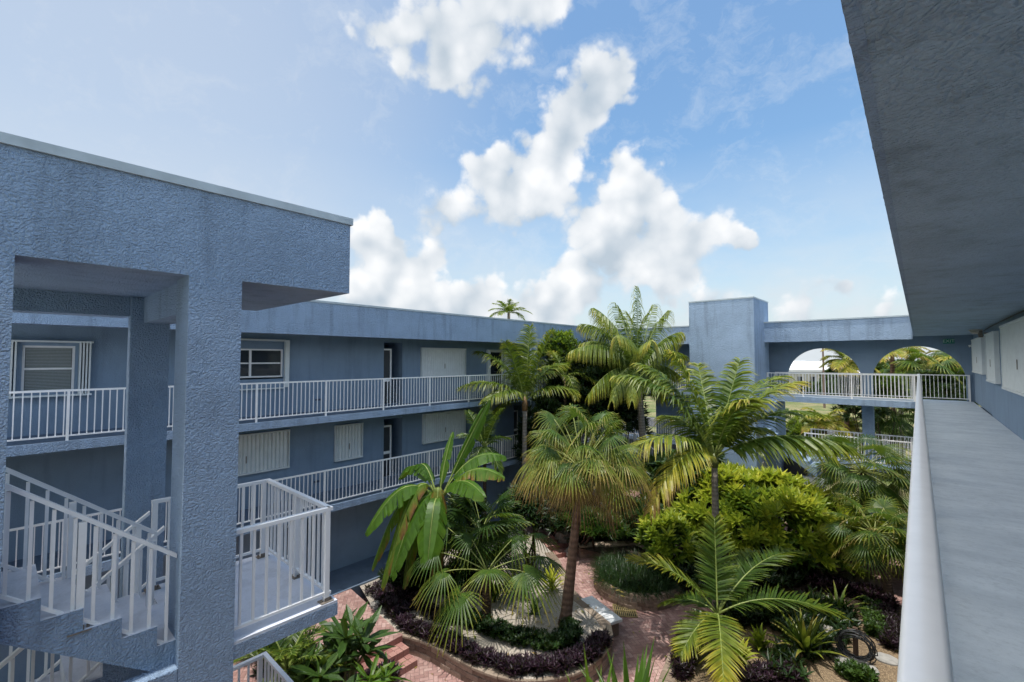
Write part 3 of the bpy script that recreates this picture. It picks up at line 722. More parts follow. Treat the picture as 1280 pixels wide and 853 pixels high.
bs = brick_steps('brick_steps', -9.95, 0, 4.9, 6.95, ZA+.0, 2, .34, 'pink brick steps at the lower left leading down beside the planter wall')
# far steps
br = empty('brick_steps', (-10.6, 14.6, G), 'small pink brick steps at the far end of the path beside the white rock', 'steps')
for k in range(3):
    m = MB()
    for i in range(8):
        for j in range(2):
            m.box((-.42*(k+1)+j*.21+.2, -.75+i*.19, .001), (-.42*(k+1)+j*.21+.405, -.75+i*.19+.185, .15*(k+1)+R.uniform(-.003,.003)))
    o = m.build('tread', 'stepbrick', br)
br.rotation_euler = (0,0,math.radians(-25)); br.location = (-10.3, 14.45, G)
# back retaining wall + bed
wallB = smooth([P(725,690,-7.2), P(745,687,-7.15), P(770,685,-7.1), P(793,683,-7.1), P(802,688,-7.15), P(820,700,-7.3)], 4)
block_wall(wallB, G, -6.98, 'planter_wall', 'straight low block wall at the back of the path under the dark shrubs', bl=.3)
bedB = [(p.x, p.y) for p in wallB]+[(-4.85,15.4),(-3.9,16.9),(-3.2,18.4),(-2.0,20.0),(-.4,20.6),(-.4,20.69),(-13.0,20.69),(-13.0,15.5),(-11.5,15.6)]
structure(fillbed('soil_bed', 'soil', bedB, -7.08))
edg = smooth([(-6.9,16.0),(-4.85,15.4),(-3.9,16.9),(-3.2,18.4),(-2.0,20.0),(-.4,20.6)], 5)
block_wall(edg, G, -7.12, 'planter_wall', 'low block kerb along the front of the yellow green shrub bed', courses=2, cap=False, bl=.28)
# round planter
rc = V((-7.05, 14.05, 0)); rr = []
for i in range(28):
    a = 6.28319*i/28; rr.append(V((rc.x+1.40*math.cos(a), rc.y+1.42*math.sin(a), 0)))
block_wall(rr, G, -7.02, 'round_planter', 'round brick planter filled with dark grass in the middle of the path', cat='planter', bl=.24, closed=True, courses=4, cap=False, th=.18)
structure(fillbed('soil_bed', 'soil', [(rc.x+(p.x-rc.x)*.93, rc.y+(p.y-rc.y)*.93) for p in rr], -7.06))
# right hand bed
edC = smooth([(-4.2,8.6),(-4.5,10.0),(-4.78,11.5),(-4.85,12.9),(-4.3,14.3),(-3.5,15.6),(-2.3,16.9),(-.9,17.6),(XR-.3,17.9)], 5)
block_wall(list(reversed(edC)), G, -7.17, 'planter_wall', 'low block edging round the right hand bed with the garden hose', courses=2, bl=.3)
structure(fillbed('gravel_bed', 'tan_gravel', [(p.x, p.y) for p in edC]+[(XR-.26,17.9),(XR-.26,3.0),(-3.6,3.0),(-4.0,6.0)], -7.2))
# gravel patch beyond
gp = MB(); gp.q(*[(q[0], q[1], G+.006) for q in ((-3.4,18.0),(-2.6,17.9),(-1.6,19.2),(-1.2,20.4),(-2.0,19.9))]); structure(gp.build('gravel_patch', 'tan_gravel'))

# bench
bc = P(751, 762, -7.02); be = empty('stone_bench', (bc.x, bc.y, G), 'small pale stone bench beside the curved planter wall', 'bench', rz=math.atan2(11.07-11.57, 7.49-6.22)+.0)
m = MB(); m.box((-.68,-.20,.38), (.68,.20,.46)); m.build('seat', 'concrete', be, bevel=.01)
for sx in (-1, 1):
    m = MB(); m.box((sx*.50-.09,-.15,.001), (sx*.50+.09,.15,.379)); m.build('leg', 'block', be, bevel=.008)
# drain grate
gc = P(781, 764, G); gr = empty('drain_grate', (gc.x, gc.y, G), 'square brass coloured drain grate set in the brick paving', 'drain', rz=.62)
m = MB(); m.box((-.33,-.33,.001), (.33,.33,.006)); m.build('drain_pit', 'void', gr)
m = MB()
for a in (-.33, .29): m.box((a,-.33,.007), (a+.04,.33,.02)); 
for a in (-.33, .29, -.02): m.box((-.289,a,.007), (.289,a+.04,.02))
for k in range(10): m.box((-.27+k*.056, -.289, .007), (-.27+k*.056+.026, .289, .016))
m.build('grating', 'grate', gr)
# hose coil on a post
hc = P(1070, 822, -7.18); ho = empty('garden_hose', (hc.x, hc.y, -7.2), 'coiled black garden hose hung on a short post in the right bed', 'hose')
m = MB(); m.box((-.05,-.05,-.1), (.05,.05,.72)); m.box((-.16,-.03,.6), (.16,.03,.66)); m.build('post', 'wood', ho)
m = MB()
pts = []
view = (V((0,0,0))-hc); view.z = 0; view.normalize(); side = V((-view.y, view.x, 0))
for lp in range(11):
    rad = .36+R.uniform(-.10,.05); dz = R.uniform(-.07,.05); dd = .05+R.uniform(0,.14)
    for k in range(24):
        a = 6.28319*k/24; pts.append(view*(dd+.1*math.sin(a+lp))+side*(rad*math.cos(a)+R.uniform(-.01,.01))+V((0,0,.38+dz+rad*.88*math.sin(a))))
m.tube(pts, .014, 6, cap=True)
m.tube([view*.1+side*.2+V((0,0,.0))+V((0,0,.03)), view*.5+side*.1+V((0,0,.03)), view*.7+side*(-.3)+V((0,0,.03)), view*.3+side*(-.6)+V((0,0,.03))], .014, 6)
m.build('coil', 'hose', ho, True)
def flat_stone(px, py, z, rx, ry, name, label):
    c = P(px, py, z); m = MB(); n = 18; ring = []; ri = []
    for k in range(n):
        a = 6.28319*k/n; q = 1+.12*mn.noise(V((k*1.3, px, 0))); ring.append((rx*q*math.cos(a), ry*q*math.sin(a)))
    for z0 in ((0,1.0),(.05,1.0),(.065,.93)):
        for (x, y) in ring: m.v.append((x*z0[1], y*z0[1], z0[0])); m.t.append(0)
    for l in range(2):
        for k in range(n): k2 = (k+1) % n; m.f.append((l*n+k, l*n+k2, (l+1)*n+k2, (l+1)*n+k))
    m.f.append(tuple(range(2*n, 3*n)))
    o = m.build(name, 'paver'); o.location = (c.x, c.y, z); return tag(o, label, 'stone')
flat_stone(1071, 834, -7.2, .42, .34, 'stepping_stone', 'flat pale round stepping stone in front of the garden hose')
flat_stone(1108, 826, -7.2, .25, .22, 'stepping_stone', 'small pale stepping stone right of the garden hose')
def rock(c, r, label, sq=.8, mat='rock'):
    import bmesh
    bm = bmesh.new(); bmesh.ops.create_icosphere(bm, subdivisions=3, radius=r)
    for v in bm.verts:
        k = 1+.45*mn.noise(v.co*2.2/r+c)+.2*mn.noise(v.co*6/r+c); v.co *= k; v.co.z *= sq
    me = bpy.data.meshes.new('rock'); bm.to_mesh(me); bm.free(); me.materials.append(M[mat]); o = bpy.data.objects.new('rock', me); C.objects.link(o); o.location = c
    return tag(o, label, 'rock')
rock(P(788,668,-6.95)+V((0,0,.15)), .24, 'pitted grey rock standing on the end of the back planter wall')
rock(P(705,674,-7.1)+V((0,0,.12)), .34, 'white speckled rock beside the far brick steps')
rock(P(713,690,-7.3), .2, 'smaller rock at the foot of the far brick steps')
rock(P(1010,776,-7.1), .22, 'brown rock between the rosette plants in the right bed')
rock(P(1034,790,-7.1), .18, 'small brown rock left of the garden hose')
rock(P(470,757,-6.98), .16, 'pale rock by the end of the planter wall above the brick steps')
rock(P(800,700,-7.1), .2, 'rough rock at the left end of the shrub bed kerb')
rock(P(842,700,-7.1), .22, 'rough rock under the yellow green shrub')
# ---------------------------------------------------------------- plants
UP = V((0,0,1))
def bez(a, b, c, t): return a*(1-t)**2+b*(2*t*(1-t))+c*t*t
def bezd(a, b, c, t): return ((b-a)*(2*(1-t))+(c-b)*(2*t)).normalized()
def frond(m, a, b, c, ll=.8, n=46, w=.045, droop=.5, vee=.35, t0=.25, ty=.35, sweep=.6, start=.14, rib=None, flat=0.0):
    """pinnate frond along a bezier; leaflets in MB m, rachis in MB rib"""
    for i in range(n):
        s = start+(1-start)*(i+.5)/n; p = bez(a, b, c, s); d = bezd(a, b, c, s)
        sd = d.cross(UP)
        if sd.length < .1: sd = d.cross(V((1,0,0)))
        sd.normalize(); nr = sd.cross(d).normalized()
        if nr.z < 0: nr = -nr
        l = ll*(.35+.65*math.sin(math.pi*min(1, (s-start)/(1-start)*.86+.12)))*R.uniform(.88,1.08)
        tt = t0+ty*s**2+R.uniform(-.06,.06)
        for sg in (-1, 1):
            sw = sweep*(.6+.9*s)+R.uniform(-.1,.1)
            v = (sd*sg*math.cos(sw)+d*math.sin(sw)+nr*(vee+R.uniform(-.15,.15))).normalized()
            wv = d.cross(v).cross(v).normalized() if flat else (d*.8+nr*R.uniform(-.5,.5)).normalized()
            wv = (wv-v*wv.dot(v)).normalized()
            rows = []; q = p.copy(); vv = v.copy(); seg = 3
            tw = [tt, tt+.05, tt+.12+R.uniform(0,.1), tt+.3]
            for k in range(seg+1):
                u = k/seg; hw = w*(.55+.6*u if u < .5 else 1.6*(1-u)+.02)*.5
                rows.append([q-wv*hw, q+wv*hw]); vv = (vv+V((0,0,-droop*(.25+.45*u)))).normalized(); q = q+vv*(l/seg)
            m.strip(rows, tw)
    if rib is not None:
        ns = 9; rib.tube([bez(a, b, c, k/ns) for k in range(ns+1)], [.028*(1-.8*k/ns)*(1 if k else 1.3) for k in range(ns+1)], 5, t=.3)
def palm(name, base, top, fronds, label, cat='palm', trunk='bark_grey', r0=.12, r1=.09, bend=None, ll=.8, n=46, w=.045, mat='palm', group=None, droop=.5, vee=.35, shaft=None, t0=.25, ty=.35, sweep=.6, ribmat='rib', curv=.0, flat=0):
    base, top = V(base), V(top); root = empty(name, base, label, cat, group)
    tp = top-base; mid = tp*.5+(V(bend) if bend else V())
    K = 10; m = MB(); m.tube([bez(V((0,0,-.1)), mid, tp, k/K) for k in range(K+1)], [(r0+(r1-r0)*k/K)*(1.35 if k == 0 else (1.1 if k == 1 else 1)) for k in range(K+1)], 12)
    m.build('trunk', trunk, root, True)
    if shaft:
        m = MB(); h = shaft; m.tube([tp-V((0,0,.05)), tp+V((0,0,h*.4)), tp+V((0,0,h))], [r1*1.25, r1*1.3, r1*.6], 10); m.build('crownshaft', 'shaft' if cat == 'coconut palm' else 'stem', root, True)
    for f in fronds:
        tip, rise = V(f[0]), f[1]; kw = f[2] if len(f) > 2 else {}
        a = tp+V((0,0,(shaft or 0)*.6)); c = tip-base; L = (c-a).length
        ctrl = a.lerp(c, kw.get('ck', .42))+V((0,0,rise*L))
        m, rb = MB(), MB()
        frond(m, a, ctrl, c, kw.get('ll', ll), kw.get('n', n), kw.get('w', w), kw.get('droop', droop), kw.get('vee', vee), kw.get('t0', t0), kw.get('ty', ty), sweep, kw.get('start', .14), rb, flat)
        o = m.build('frond', kw.get('mat', mat), root); rb.build('rachis', ribmat, o, True)
    return root
def ringtips(ctr, n, rad, zlo, zhi, jit=.3, a0=0):
    out = []
    for i in range(n):
        a = a0+6.28319*i/n+R.uniform(-jit, jit); k = R.random(); r = rad*R.uniform(.85,1.1)*(1-.35*k)
        out.append((V(ctr)+V((math.cos(a)*r, math.sin(a)*r, zlo+(zhi-zlo)*k)), .25+.25*k))
    return out
def fan_leaf(m, hub, ax, up, Rr, segs=30, spread=2.3, droop=.35, t0=.25, fuse=.45, ty=.3, fold=.12, tipdroop=.6):
    ax = ax.normalized(); up = V(up)+V((R.uniform(-.45,.45), R.uniform(-.45,.45), 0)); sd = ax.cross(up).normalized(); nr = sd.cross(ax).normalized()
    for i in range(segs):
        an = -spread+2*spread*(i+.5)/segs; da = spread/segs
        l = Rr*(.72+.28*math.cos(an*.55))*R.uniform(.93,1.05)
        rows = []; ts = []
        tt = t0+R.uniform(-.05,.05)
        def pt(r, a, k):
            v = ax*math.cos(a)+sd*math.sin(a)
            return hub+v*r+nr*(-.10*r*abs(math.sin(a)))+V((0,0,-droop*r*r/Rr*.55))
        prev = None
        for k, u in enumerate((.03, .3, fuse, .68, .88, 1.0)):
            r_ = l*u; ww = da*(1.0 if u <= fuse else max(.04, (1-u)/(1-fuse)*.8))
            if u > .9: ww = .03*da
            c = pt(r_, an, k); dz = 0
            if u > fuse: dz = -tipdroop*(u-fuse)**1.6*l*R.uniform(.8,1.25)
            e1 = pt(r_, an-ww, k)-nr*(fold*r_*da); e2 = pt(r_, an+ww, k)-nr*(fold*r_*da); c = c+nr*(fold*r_*da)
            rows.append([e1+V((0,0,dz)), c+V((0,0,dz)), e2+V((0,0,dz))]); ts.append(tt+ty*u*u+(.12 if u > .85 else 0))
        m.strip(rows, ts)
def fan_palm(name, base, top, leaves, label, trunk='bark_red', r0=.15, r1=.10, bend=None, cat='fan palm', segs=28, group=None, mat='fan'):
    """leaves: (hub position world, radius, droop, t0, extra)"""
    base, top = V(base), V(top); root = empty(name, base, label, cat, group); tp = top-base
    mid = tp*.5+(V(bend) if bend else V()); K = 10; m = MB()
    m.tube([bez(V((0,0,-.1)), mid, tp, k/K) for k in range(K+1)], [(r0+(r1-r0)*k/K)*(1.3 if k == 0 else 1) for k in range(K+1)], 12); m.build('trunk', trunk, root, True)
    for (hub, rad, drp, t0, td) in leaves:
        h = V(hub)-base; a = tp; v = h-a; ax = v.normalized()
        mdl = a.lerp(h, .5)+V((0,0,.12*v.length))
        end = (h-mdl).normalized()
        m, rb = MB(), MB()
        fan_leaf(m, h, (end*1.0+V((0,0,-.15))), UP if abs(end.z) < .93 else V((R.uniform(-1,1), R.uniform(-1,1), .1)), rad, segs, 2.2, drp*R.uniform(.7,1.3), t0, R.uniform(.28,.42), .30, .12, td*R.uniform(.7,1.3))
        o = m.build('leaf', mat, root)
        rb.tube([bez(a, mdl, h, k/5) for k in range(6)], [.022, .018, .015, .013, .012, .010], 5, t=min(1, t0+.3)); rb.build('petiole', 'rib', o, True)
    return root
def hubs(top, n, r, zlo, zhi, rad, droop=.35, t0=.2, td=.6, a0=0, jit=.25):
    out = []
    for i in range(n):
        k = (i+.5)/n; a = a0+i*2.39996+R.uniform(-jit, jit); z = zlo+(zhi-zlo)*k; rr_ = r*math.sqrt(max(.06, 1-(z/max(abs(zlo), abs(zhi))*.85)**2))*R.uniform(.85,1.1)
        out.append((V(top)+V((math.cos(a)*rr_, math.sin(a)*rr_, z)), rad*R.uniform(.88,1.1), droop, t0+R.uniform(-.05,.08), td))
    return out
def img(px, py, D, dd=0.): return W(px, py, D+dd)

# 1 tall fan palm in the middle
bA = P(706, 780, ZA); tA = img(727, 588, 12.0)
lv = hubs(tA, 24, 1.05, .25, 1.5, .74, .4, .32, .75, 0)
lv += hubs(tA+V((0,0,.1)), 20, 1.3, -.1, .6, .74, .7, .48, .95, 1.0)
lv += hubs(tA+V((0,0,.0)), 16, .95, -.35, .1, .62, .8, .78, 1.0, .5)
fan_palm('fan_palm', bA, tA, lv, 'tall fan palm with red brown trunk and drooping dead leaves, centre of the garden', 'bark_red', .16, .08, (.0,0,0), segs=30)
# 2 low fan palms
bB = P(608, 778, ZA); tB = img(609, 715, 12.3)
lv = []
for (hx, hy, dd, rad) in ((555,715,-.6,.95),(575,742,-1.0,1.15),(612,712,-1.0,.85),(655,715,-.9,1.1),(545,690,.1,.9),(675,695,.2,.9),(640,675,.4,.9),(590,675,.3,.9),(560,660,.6,.8),(668,668,1.0,.8)):
    lv.append((img(hx, hy, 12.4, dd*.7), rad*.9, .35, .33 if hy > 700 else .16, .8))
fan_palm('fan_palm', bB, tB, lv, 'low fan palm with glossy drooping fans on a short dark trunk', 'bark_dark', .13, .12, segs=26)
bC = P(606, 742, ZA); tC = img(602, 665, 14.0)
lv = hubs(tC, 26, .85, -.6, .95, .85, .15, .10, .35)
fan_palm('fan_palm', bC, tC, lv, 'dark bushy fan palm with stiff spiky leaves behind the low fan palm', 'bark_dark', .12, .12, segs=24)
# 3 banana
def banana(base, top, leaves, label):
    root = empty('banana_plant', base, label, 'banana plant'); base = V(base); tp = V(top)-base
    m = MB(); m.tube([V((0,0,-.1)), tp*.5+V((.05,0,0)), tp], [.16,.13,.09], 12)
    m.build('trunk', 'bark_dark', root, True)
    for (tip, rise, wid, t0, ck, *face) in leaves:
        a = tp.copy(); c = V(tip)-base; L = (c-a).length; b = a.lerp(c, ck)+V((0,0,rise*L))
        n = 34; m = MB(); rb = MB(); st = .26
        rows = {-1: [], 1: []}; pre = None
        for sg in (-1, 1):
            k = 0
            while k < n:
                run = R.choice([2,3,3,4,5,7]) ; run = min(run, n-k); rws = []; ts = []; dz = R.uniform(0, .22); sq = R.uniform(-.16,.16)
                for j in range(run+1):
                    s = st+(1-st)*(k+j)/n; p = bez(a, b, c, s); d = bezd(a, b, c, s)
                    sd = d.cross(V((-sn, cs, .35)) if face else UP); sd = sd.normalized() if sd.length > .05 else V((cs, sn, 0)); nr = sd.cross(d); nr = nr if nr.z > 0 else -nr
                    u = (s-st)/(1-st); hw = wid*(math.sin(math.pi*min(1, u*.93+.05))**.55)
                    gap = .03 if j in (0, run) else 0
                    v = sd*sg*hw*(1-gap*3)
                    edge = (.08 if j == 0 else (-.0))
                    q1 = p+v*.5+nr*.05*wid*2+V((0,0,-.08*hw)); q2 = p+v+d*(.10*hw+sq*.3)+V((0,0,-(.42+dz*2.2)*hw-abs(sq)*hw))
                    q3 = p+v*.05
                    rws.append([q3, q1, q2]); e = R.uniform(-.03,.06); ts.append([t0, t0+.03, t0+.14+e+(.35 if (t0 > .38 and R.random() < .5) else 0)])
                m.strip(rws, ts); k += run
        o = m.build('leaf', 'banana', root)
        rb.tube([bez(a, b, c, k/10) for k in range(11)], [.04,.035,.03,.026,.022,.019,.016,.013,.01,.007,.004], 6, t=.2); rb.build('midrib', 'rib', o, True)
    return root
bBa = P(548, 728, ZA); tBa = img(548, 632, 13.6); D0 = 13.6
banana(bBa, tBa, [
 (img(458,668,D0,-.9), .85, .36, .24, .45), (img(466,712,D0,-.5), .95, .36, .42, .42), (img(490,722,D0,-1.2), .85, .38, .26, .42),
 (img(534,712,D0,-1.5), .75, .40, .25, .38), (img(505,735,D0,-.6), 1.0, .34, .46, .40), (img(632,572,D0,.2), .55, .34, .24, .42), (img(630,598,D0,-.6), .55, .32, .42, .45),
 (img(606,622,D0,-1.6), .5, .32, .27, .45), (img(612,500,D0,.3), .05, .17, .28, .55, 1), (img(518,588,D0,.9), .8, .26, .12, .5), (img(566,540,D0,.6), .28, .16, .3, .3), (img(478,735,D0,-1.0), 1.1, .3, .5, .38), (img(545,740,D0,-.8), 1.1, .26, .62, .32), (img(500,600,D0,1.2), .8, .26, .08, .5)],
 'banana plant with big torn hanging leaves in front of the left wing balcony')
# 4 slim palm near the left wing
b4 = P(656, 640, ZA); b4 = img(655, 655, 18.6); b4.z = ZA; t4 = img(656, 512, 18.6)
palm('slender_palm', b4, t4, [(img(576,484,18.6,-1.0), .32), (img(597,440,18.6,.5), .35), (img(632,428,18.6,-.6), .22), (img(663,408,18.6,.3), .05), (img(690,415,18.6,-.5), .15), (img(705,455,18.6,.6), .35), (img(720,490,18.6,-.4), .35), (img(630,470,18.6,1.8), .35), (img(608,500,18.6,-1.5), .35), (img(600,545,18.6,.8), .4)],
 'slender palm with an orange crownshaft in front of the far end of the left balconies', 'coconut palm', 'bark_grey', .11, .09, None, 1.0, 64, .065, droop=1.1, shaft=.55, t0=.32, ty=.2)
# 5 big coconut palm
b5 = P(807, 645, ZA); b5.z = -7.1; t5 = img(797, 470, 20.6)
fr = [(712,440,-1.5,.42),(725,405,.5,.40),(742,385,-.8,.33),(768,378,1.2,.2),(796,358,0,.05),(835,388,.6,.28),(852,415,-.7,.36),(858,445,1.0,.42),(700,470,.3,.42),(735,495,-1.8,.42),(765,500,-2.6,.46),(842,483,-1.5,.45),(815,425,-2.8,.3),(770,420,-3,.35),(752,455,2,.4),(830,500,2,.42),(690,440,1.5,.38),(725,430,-.5,.45),(850,470,.5,.46),(780,388,2,.2),(818,380,1.5,.18),(710,505,.2,.48),(750,395,.8,.35),(790,500,-2.8,.5),(780,440,3,.4)]
palm('coconut_palm', b5, t5, [(img(x, y, 20.6, dd), r_) for x, y, dd, r_ in fr], 'tall coconut palm rising above the far roof left of the tower', 'coconut palm', 'bark_grey', .17, .13, (.15,0,0), 1.2, 80, .06, droop=2.4, vee=.0, t0=.3, ty=.28)
# 6 front palm with arching fronds
D6 = 13.4; b6 = img(897, 745, D6); b6.z = -7.2; t6 = img(893, 582, D6)
F6 = [((760,585),-.8,.45,dict(t0=.42,ty=.4,w=.075)), ((812,640),-1.2,.52,dict(t0=.55,ty=.3,w=.075)), ((770,470),.3,.42,dict(t0=.22)), ((800,455),1.0,.35,dict(t0=.2)), ((838,440),.2,.30,dict(t0=.32)), ((872,455),1.8,.12,{}), ((925,450),.6,.05,dict(t0=.2)),
 ((1000,478),-.5,.34,dict(t0=.38,ty=.35,droop=.8)), ((1030,520),.6,.34,dict(t0=.2,droop=.8)), ((1068,560),-1.0,.28,dict(t0=.28,ty=.12,ll=1.15,w=.12,n=70,droop=.95,vee=-.1)), ((960,540),1.8,.3,{}), ((830,520),1.7,.35,{}), ((935,500),-1.2,.35,dict(t0=.3)), ((980,470),1.5,.3,dict(t0=.3))]
palm('foxtail_palm', b6, t6, [(img(*q, D6, dd), r_, dict(k)) for q, dd, r_, k in F6], 'palm with grey trunk and long arching fronds rising from beside the dome shaped shrub', 'palm', 'bark_grey', .13, .085, None, 1.0, 62, .085, droop=1.0, vee=.2, shaft=.35, t0=.3, ty=.3, sweep=.55)
# 7 low feather palm seen from above
D7 = 11.6; b7 = img(898, 800, D7); b7.z = -7.2; t7 = img(897, 768, D7)
F7 = [((893,648),.6,.03,dict(ll=.62)), ((788,700),.2,.30,dict(t0=.36,ty=.35)), ((1050,768),-.3,.26,dict(ll=.75,n=54)), ((905,860),-2.0,.30,dict(t0=.42,ty=.3,ll=.7)), ((940,690),1.3,.2,{}), ((830,755),1.2,.3,{}), ((1000,690),1.2,.3,{}), ((850,820),-.8,.3,dict(t0=.3))]
palm('feather_palm', b7, t7, [(img(*q, D7, dd), r_, dict(k)) for q, dd, r_, k in F7], 'low feather palm whose fronds spread like a star at the lower right of the garden', 'palm', 'bark_grey', .12, .10, None, .62, 62, .06, droop=.25, vee=.2, t0=.17, ty=.28, sweep=.6)
# 8 right fan palms
b8 = P(1113, 757, -7.2); t8 = img(1093, 668, 13.6)
fan_palm('fan_palm', b8, t8, hubs(t8, 26, .7, -.45, .8, .66, .2, .32, .45), 'fan palm on a dark leaning trunk beside our railing, lower of the two at right', 'bark_dark', .12, .12, (.1,0,0), segs=24)
b9 = P(1085, 690, -7.1); t9 = img(1078, 590, 16.0)
fan_palm('fan_palm', b9, t9, hubs(t9, 34, 1.05, -.7, 1.05, .82, .2, .24, .45), 'large dark fan palm below the arched bridge, upper of the two at right', 'bark_dark', .13, .13, segs=26)

# leafy rosettes
def rosette(m, p, up, n=10, L=.2, w=.05, t=.5, spread=.9, droop=.3, seg=2):
    up = V(up).normalized(); a0 = R.random()*6.28
    s1 = up.cross(V((.3,.9,.1))).normalized(); s2 = up.cross(s1)
    for i in range(n):
        a = a0+i*2.39996; k = (i+.5)/n; sp_ = spread*(.35+.75*k)
        v = (up*math.cos(sp_)+(s1*math.cos(a)+s2*math.sin(a))*math.sin(sp_)).normalized()
        l = L*R.uniform(.8,1.15); wv = v.cross(up)
        if wv.length < .05: wv = s1
        wv.normalize(); q = V(p); rows = []; ts = []; tt = t+R.uniform(-.12,.12)-.15*k
        for j in range(seg+1):
            u = j/seg; hw = w*.5*(.35, 1.0, .04)[j] if seg == 2 else w*.5*(.35,.9,1.0,.05)[j]
            mid = q-up*hw*.35
            rows.append([q-wv*hw, mid, q+wv*hw]); ts.append([tt+.06, tt-.1, tt+.06]); v = (v+V((0,0,-droop*.5))).normalized(); q = q+v*(l/seg)
        m.strip(rows, ts)
def shrub(name, centre, rad, n, label, cat='shrub', mat='croton', L=.2, w=.055, t=.6, leaves=10, stems=14, lumps=8, group=None, zb=None, stem='bark_dark', tl=-.45, droop=.3, spread=1.0):
    c = V(centre); zb = c.z-rad[2] if zb is None else zb
    root = empty(name, (c.x, c.y, zb), label, cat, group); off = -V((c.x, c.y, zb)); m = MB()
    lp = [(V((R.gauss(0,.45), R.gauss(0,.45), abs(R.gauss(0,.35)))), R.uniform(.35,.6)) for _ in range(lumps)]
    pts = []
    while len(pts) < n:
        d = V((R.gauss(0,1), R.gauss(0,1), R.gauss(.25,.9))).normalized()
        if d.z < -.35: continue
        k = .93*(1+.34*mn.noise(d*2.3+c)+.16*mn.noise(d*5+c))*(1 if R.random() < .72 else R.uniform(.6,.95))
        p = c+V((d.x*rad[0], d.y*rad[1], d.z*rad[2]))*k
        if p.z < zb+.05: continue
        pts.append((p, d, k))
    for p, d, k in pts:
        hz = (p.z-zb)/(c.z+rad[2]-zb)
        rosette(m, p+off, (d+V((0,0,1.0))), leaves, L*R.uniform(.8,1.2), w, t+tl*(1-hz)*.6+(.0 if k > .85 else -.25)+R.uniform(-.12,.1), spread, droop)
    m.build('foliage', mat, root)
    if stems:
        sm = MB()
        for i in range(stems):
            p, d, k = R.choice(pts); b0 = V((R.uniform(-.3,.3)*rad[0], R.uniform(-.3,.3)*rad[1], -.05)); e = (p+off)*.96
            sm.tube([b0, b0.lerp(e, .5)+V((0,0,.12)), e], [.04,.028,.014], 6)
        sm.build('stems', stem, root, True)
    return root
c9 = W(940, 660, 17.2)
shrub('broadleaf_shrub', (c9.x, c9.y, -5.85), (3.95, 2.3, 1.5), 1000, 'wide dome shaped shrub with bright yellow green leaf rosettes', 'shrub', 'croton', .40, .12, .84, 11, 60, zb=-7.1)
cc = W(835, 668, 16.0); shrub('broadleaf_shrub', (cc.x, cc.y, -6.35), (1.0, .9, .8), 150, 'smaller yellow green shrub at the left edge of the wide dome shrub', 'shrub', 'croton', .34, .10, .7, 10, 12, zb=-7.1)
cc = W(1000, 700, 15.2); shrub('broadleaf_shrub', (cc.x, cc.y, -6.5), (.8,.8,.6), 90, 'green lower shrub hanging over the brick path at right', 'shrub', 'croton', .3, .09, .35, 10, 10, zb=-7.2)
# shrubs behind
def S(px, py, D, rad, n, label, zb=-7.1, **k):
    c = W(px, py, D); return shrub(k.pop('name', 'shrub'), c, rad, n, label, zb=zb, **k)
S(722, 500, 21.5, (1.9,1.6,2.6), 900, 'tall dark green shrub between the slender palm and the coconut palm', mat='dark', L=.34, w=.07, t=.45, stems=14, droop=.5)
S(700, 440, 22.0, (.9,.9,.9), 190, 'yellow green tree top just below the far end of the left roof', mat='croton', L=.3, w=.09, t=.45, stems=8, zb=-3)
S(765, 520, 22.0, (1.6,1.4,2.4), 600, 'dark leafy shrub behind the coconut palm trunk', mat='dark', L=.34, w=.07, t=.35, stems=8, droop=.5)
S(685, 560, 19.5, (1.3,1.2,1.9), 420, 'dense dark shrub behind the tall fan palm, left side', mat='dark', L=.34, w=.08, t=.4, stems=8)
b_ = W(606, 640, 16.6); b_.z = ZA
palm('feather_palm', b_, W(606, 560, 16.6), [(W(x, y, 16.6+dd), r_) for x, y, dd, r_ in ((604,502,0,.05),(585,515,.4,.2),(628,512,-.3,.2),(575,545,-.5,.35),(635,548,.5,.35),(590,590,-.9,.45),(625,592,-.6,.45),(606,520,1,.2))],
 'small dark upright feather palm behind the banana plant', 'palm', 'bark_dark', .07, .06, None, .5, 44, .05, droop=.8, t0=.12, ty=.2)
S(845, 598, 18.5, (1.1,.8,.8), 200, 'dark large leaved shrub in front of the far tower railing', mat='dark', L=.5, w=.17, t=.75, leaves=7, stems=8, droop=.6)
S(880, 575, 19.5, (.6,.5,.9), 90, 'narrow dark green shrub at the foot of the far tower', mat='dark', L=.4, w=.1, t=.6, leaves=8, stems=5)
S(735, 655, 17.5, (1.5,.7,.5), 260, 'dark low shrub with yellow tips above the back planter wall', mat='croton', L=.26, w=.05, t=.25, stems=6, tl=-.2)
S(790, 650, 18.0, (1.2,.8,.75), 240, 'dark rounded shrub right of the trunk above the back planter wall', mat='dark', L=.3, w=.09, t=.6, stems=6)
S(700, 650, 18.3, (1.1,.7,.5), 160, 'low dark shrub at the top of the far steps', mat='dark', L=.28, w=.06, t=.5, stems=5)
S(660, 640, 15.5, (.8,.7,.8), 160, 'dark shrub between the low fan palms and the tall fan palm', mat='dark', L=.32, w=.06, t=.5, stems=6, droop=.5)
S(520, 705, 14.2, (.8,.6,.45), 120, 'dark undergrowth plant under the banana leaves', mat='dark', L=.3, w=.06, t=.3, stems=6, zb=-7.0)
S(580, 660, 15.0, (.7,.6,1.0), 130, 'dark spiky plant right behind the banana trunk', mat='dark', L=.42, w=.05, t=.5, stems=6, zb=-7.0)
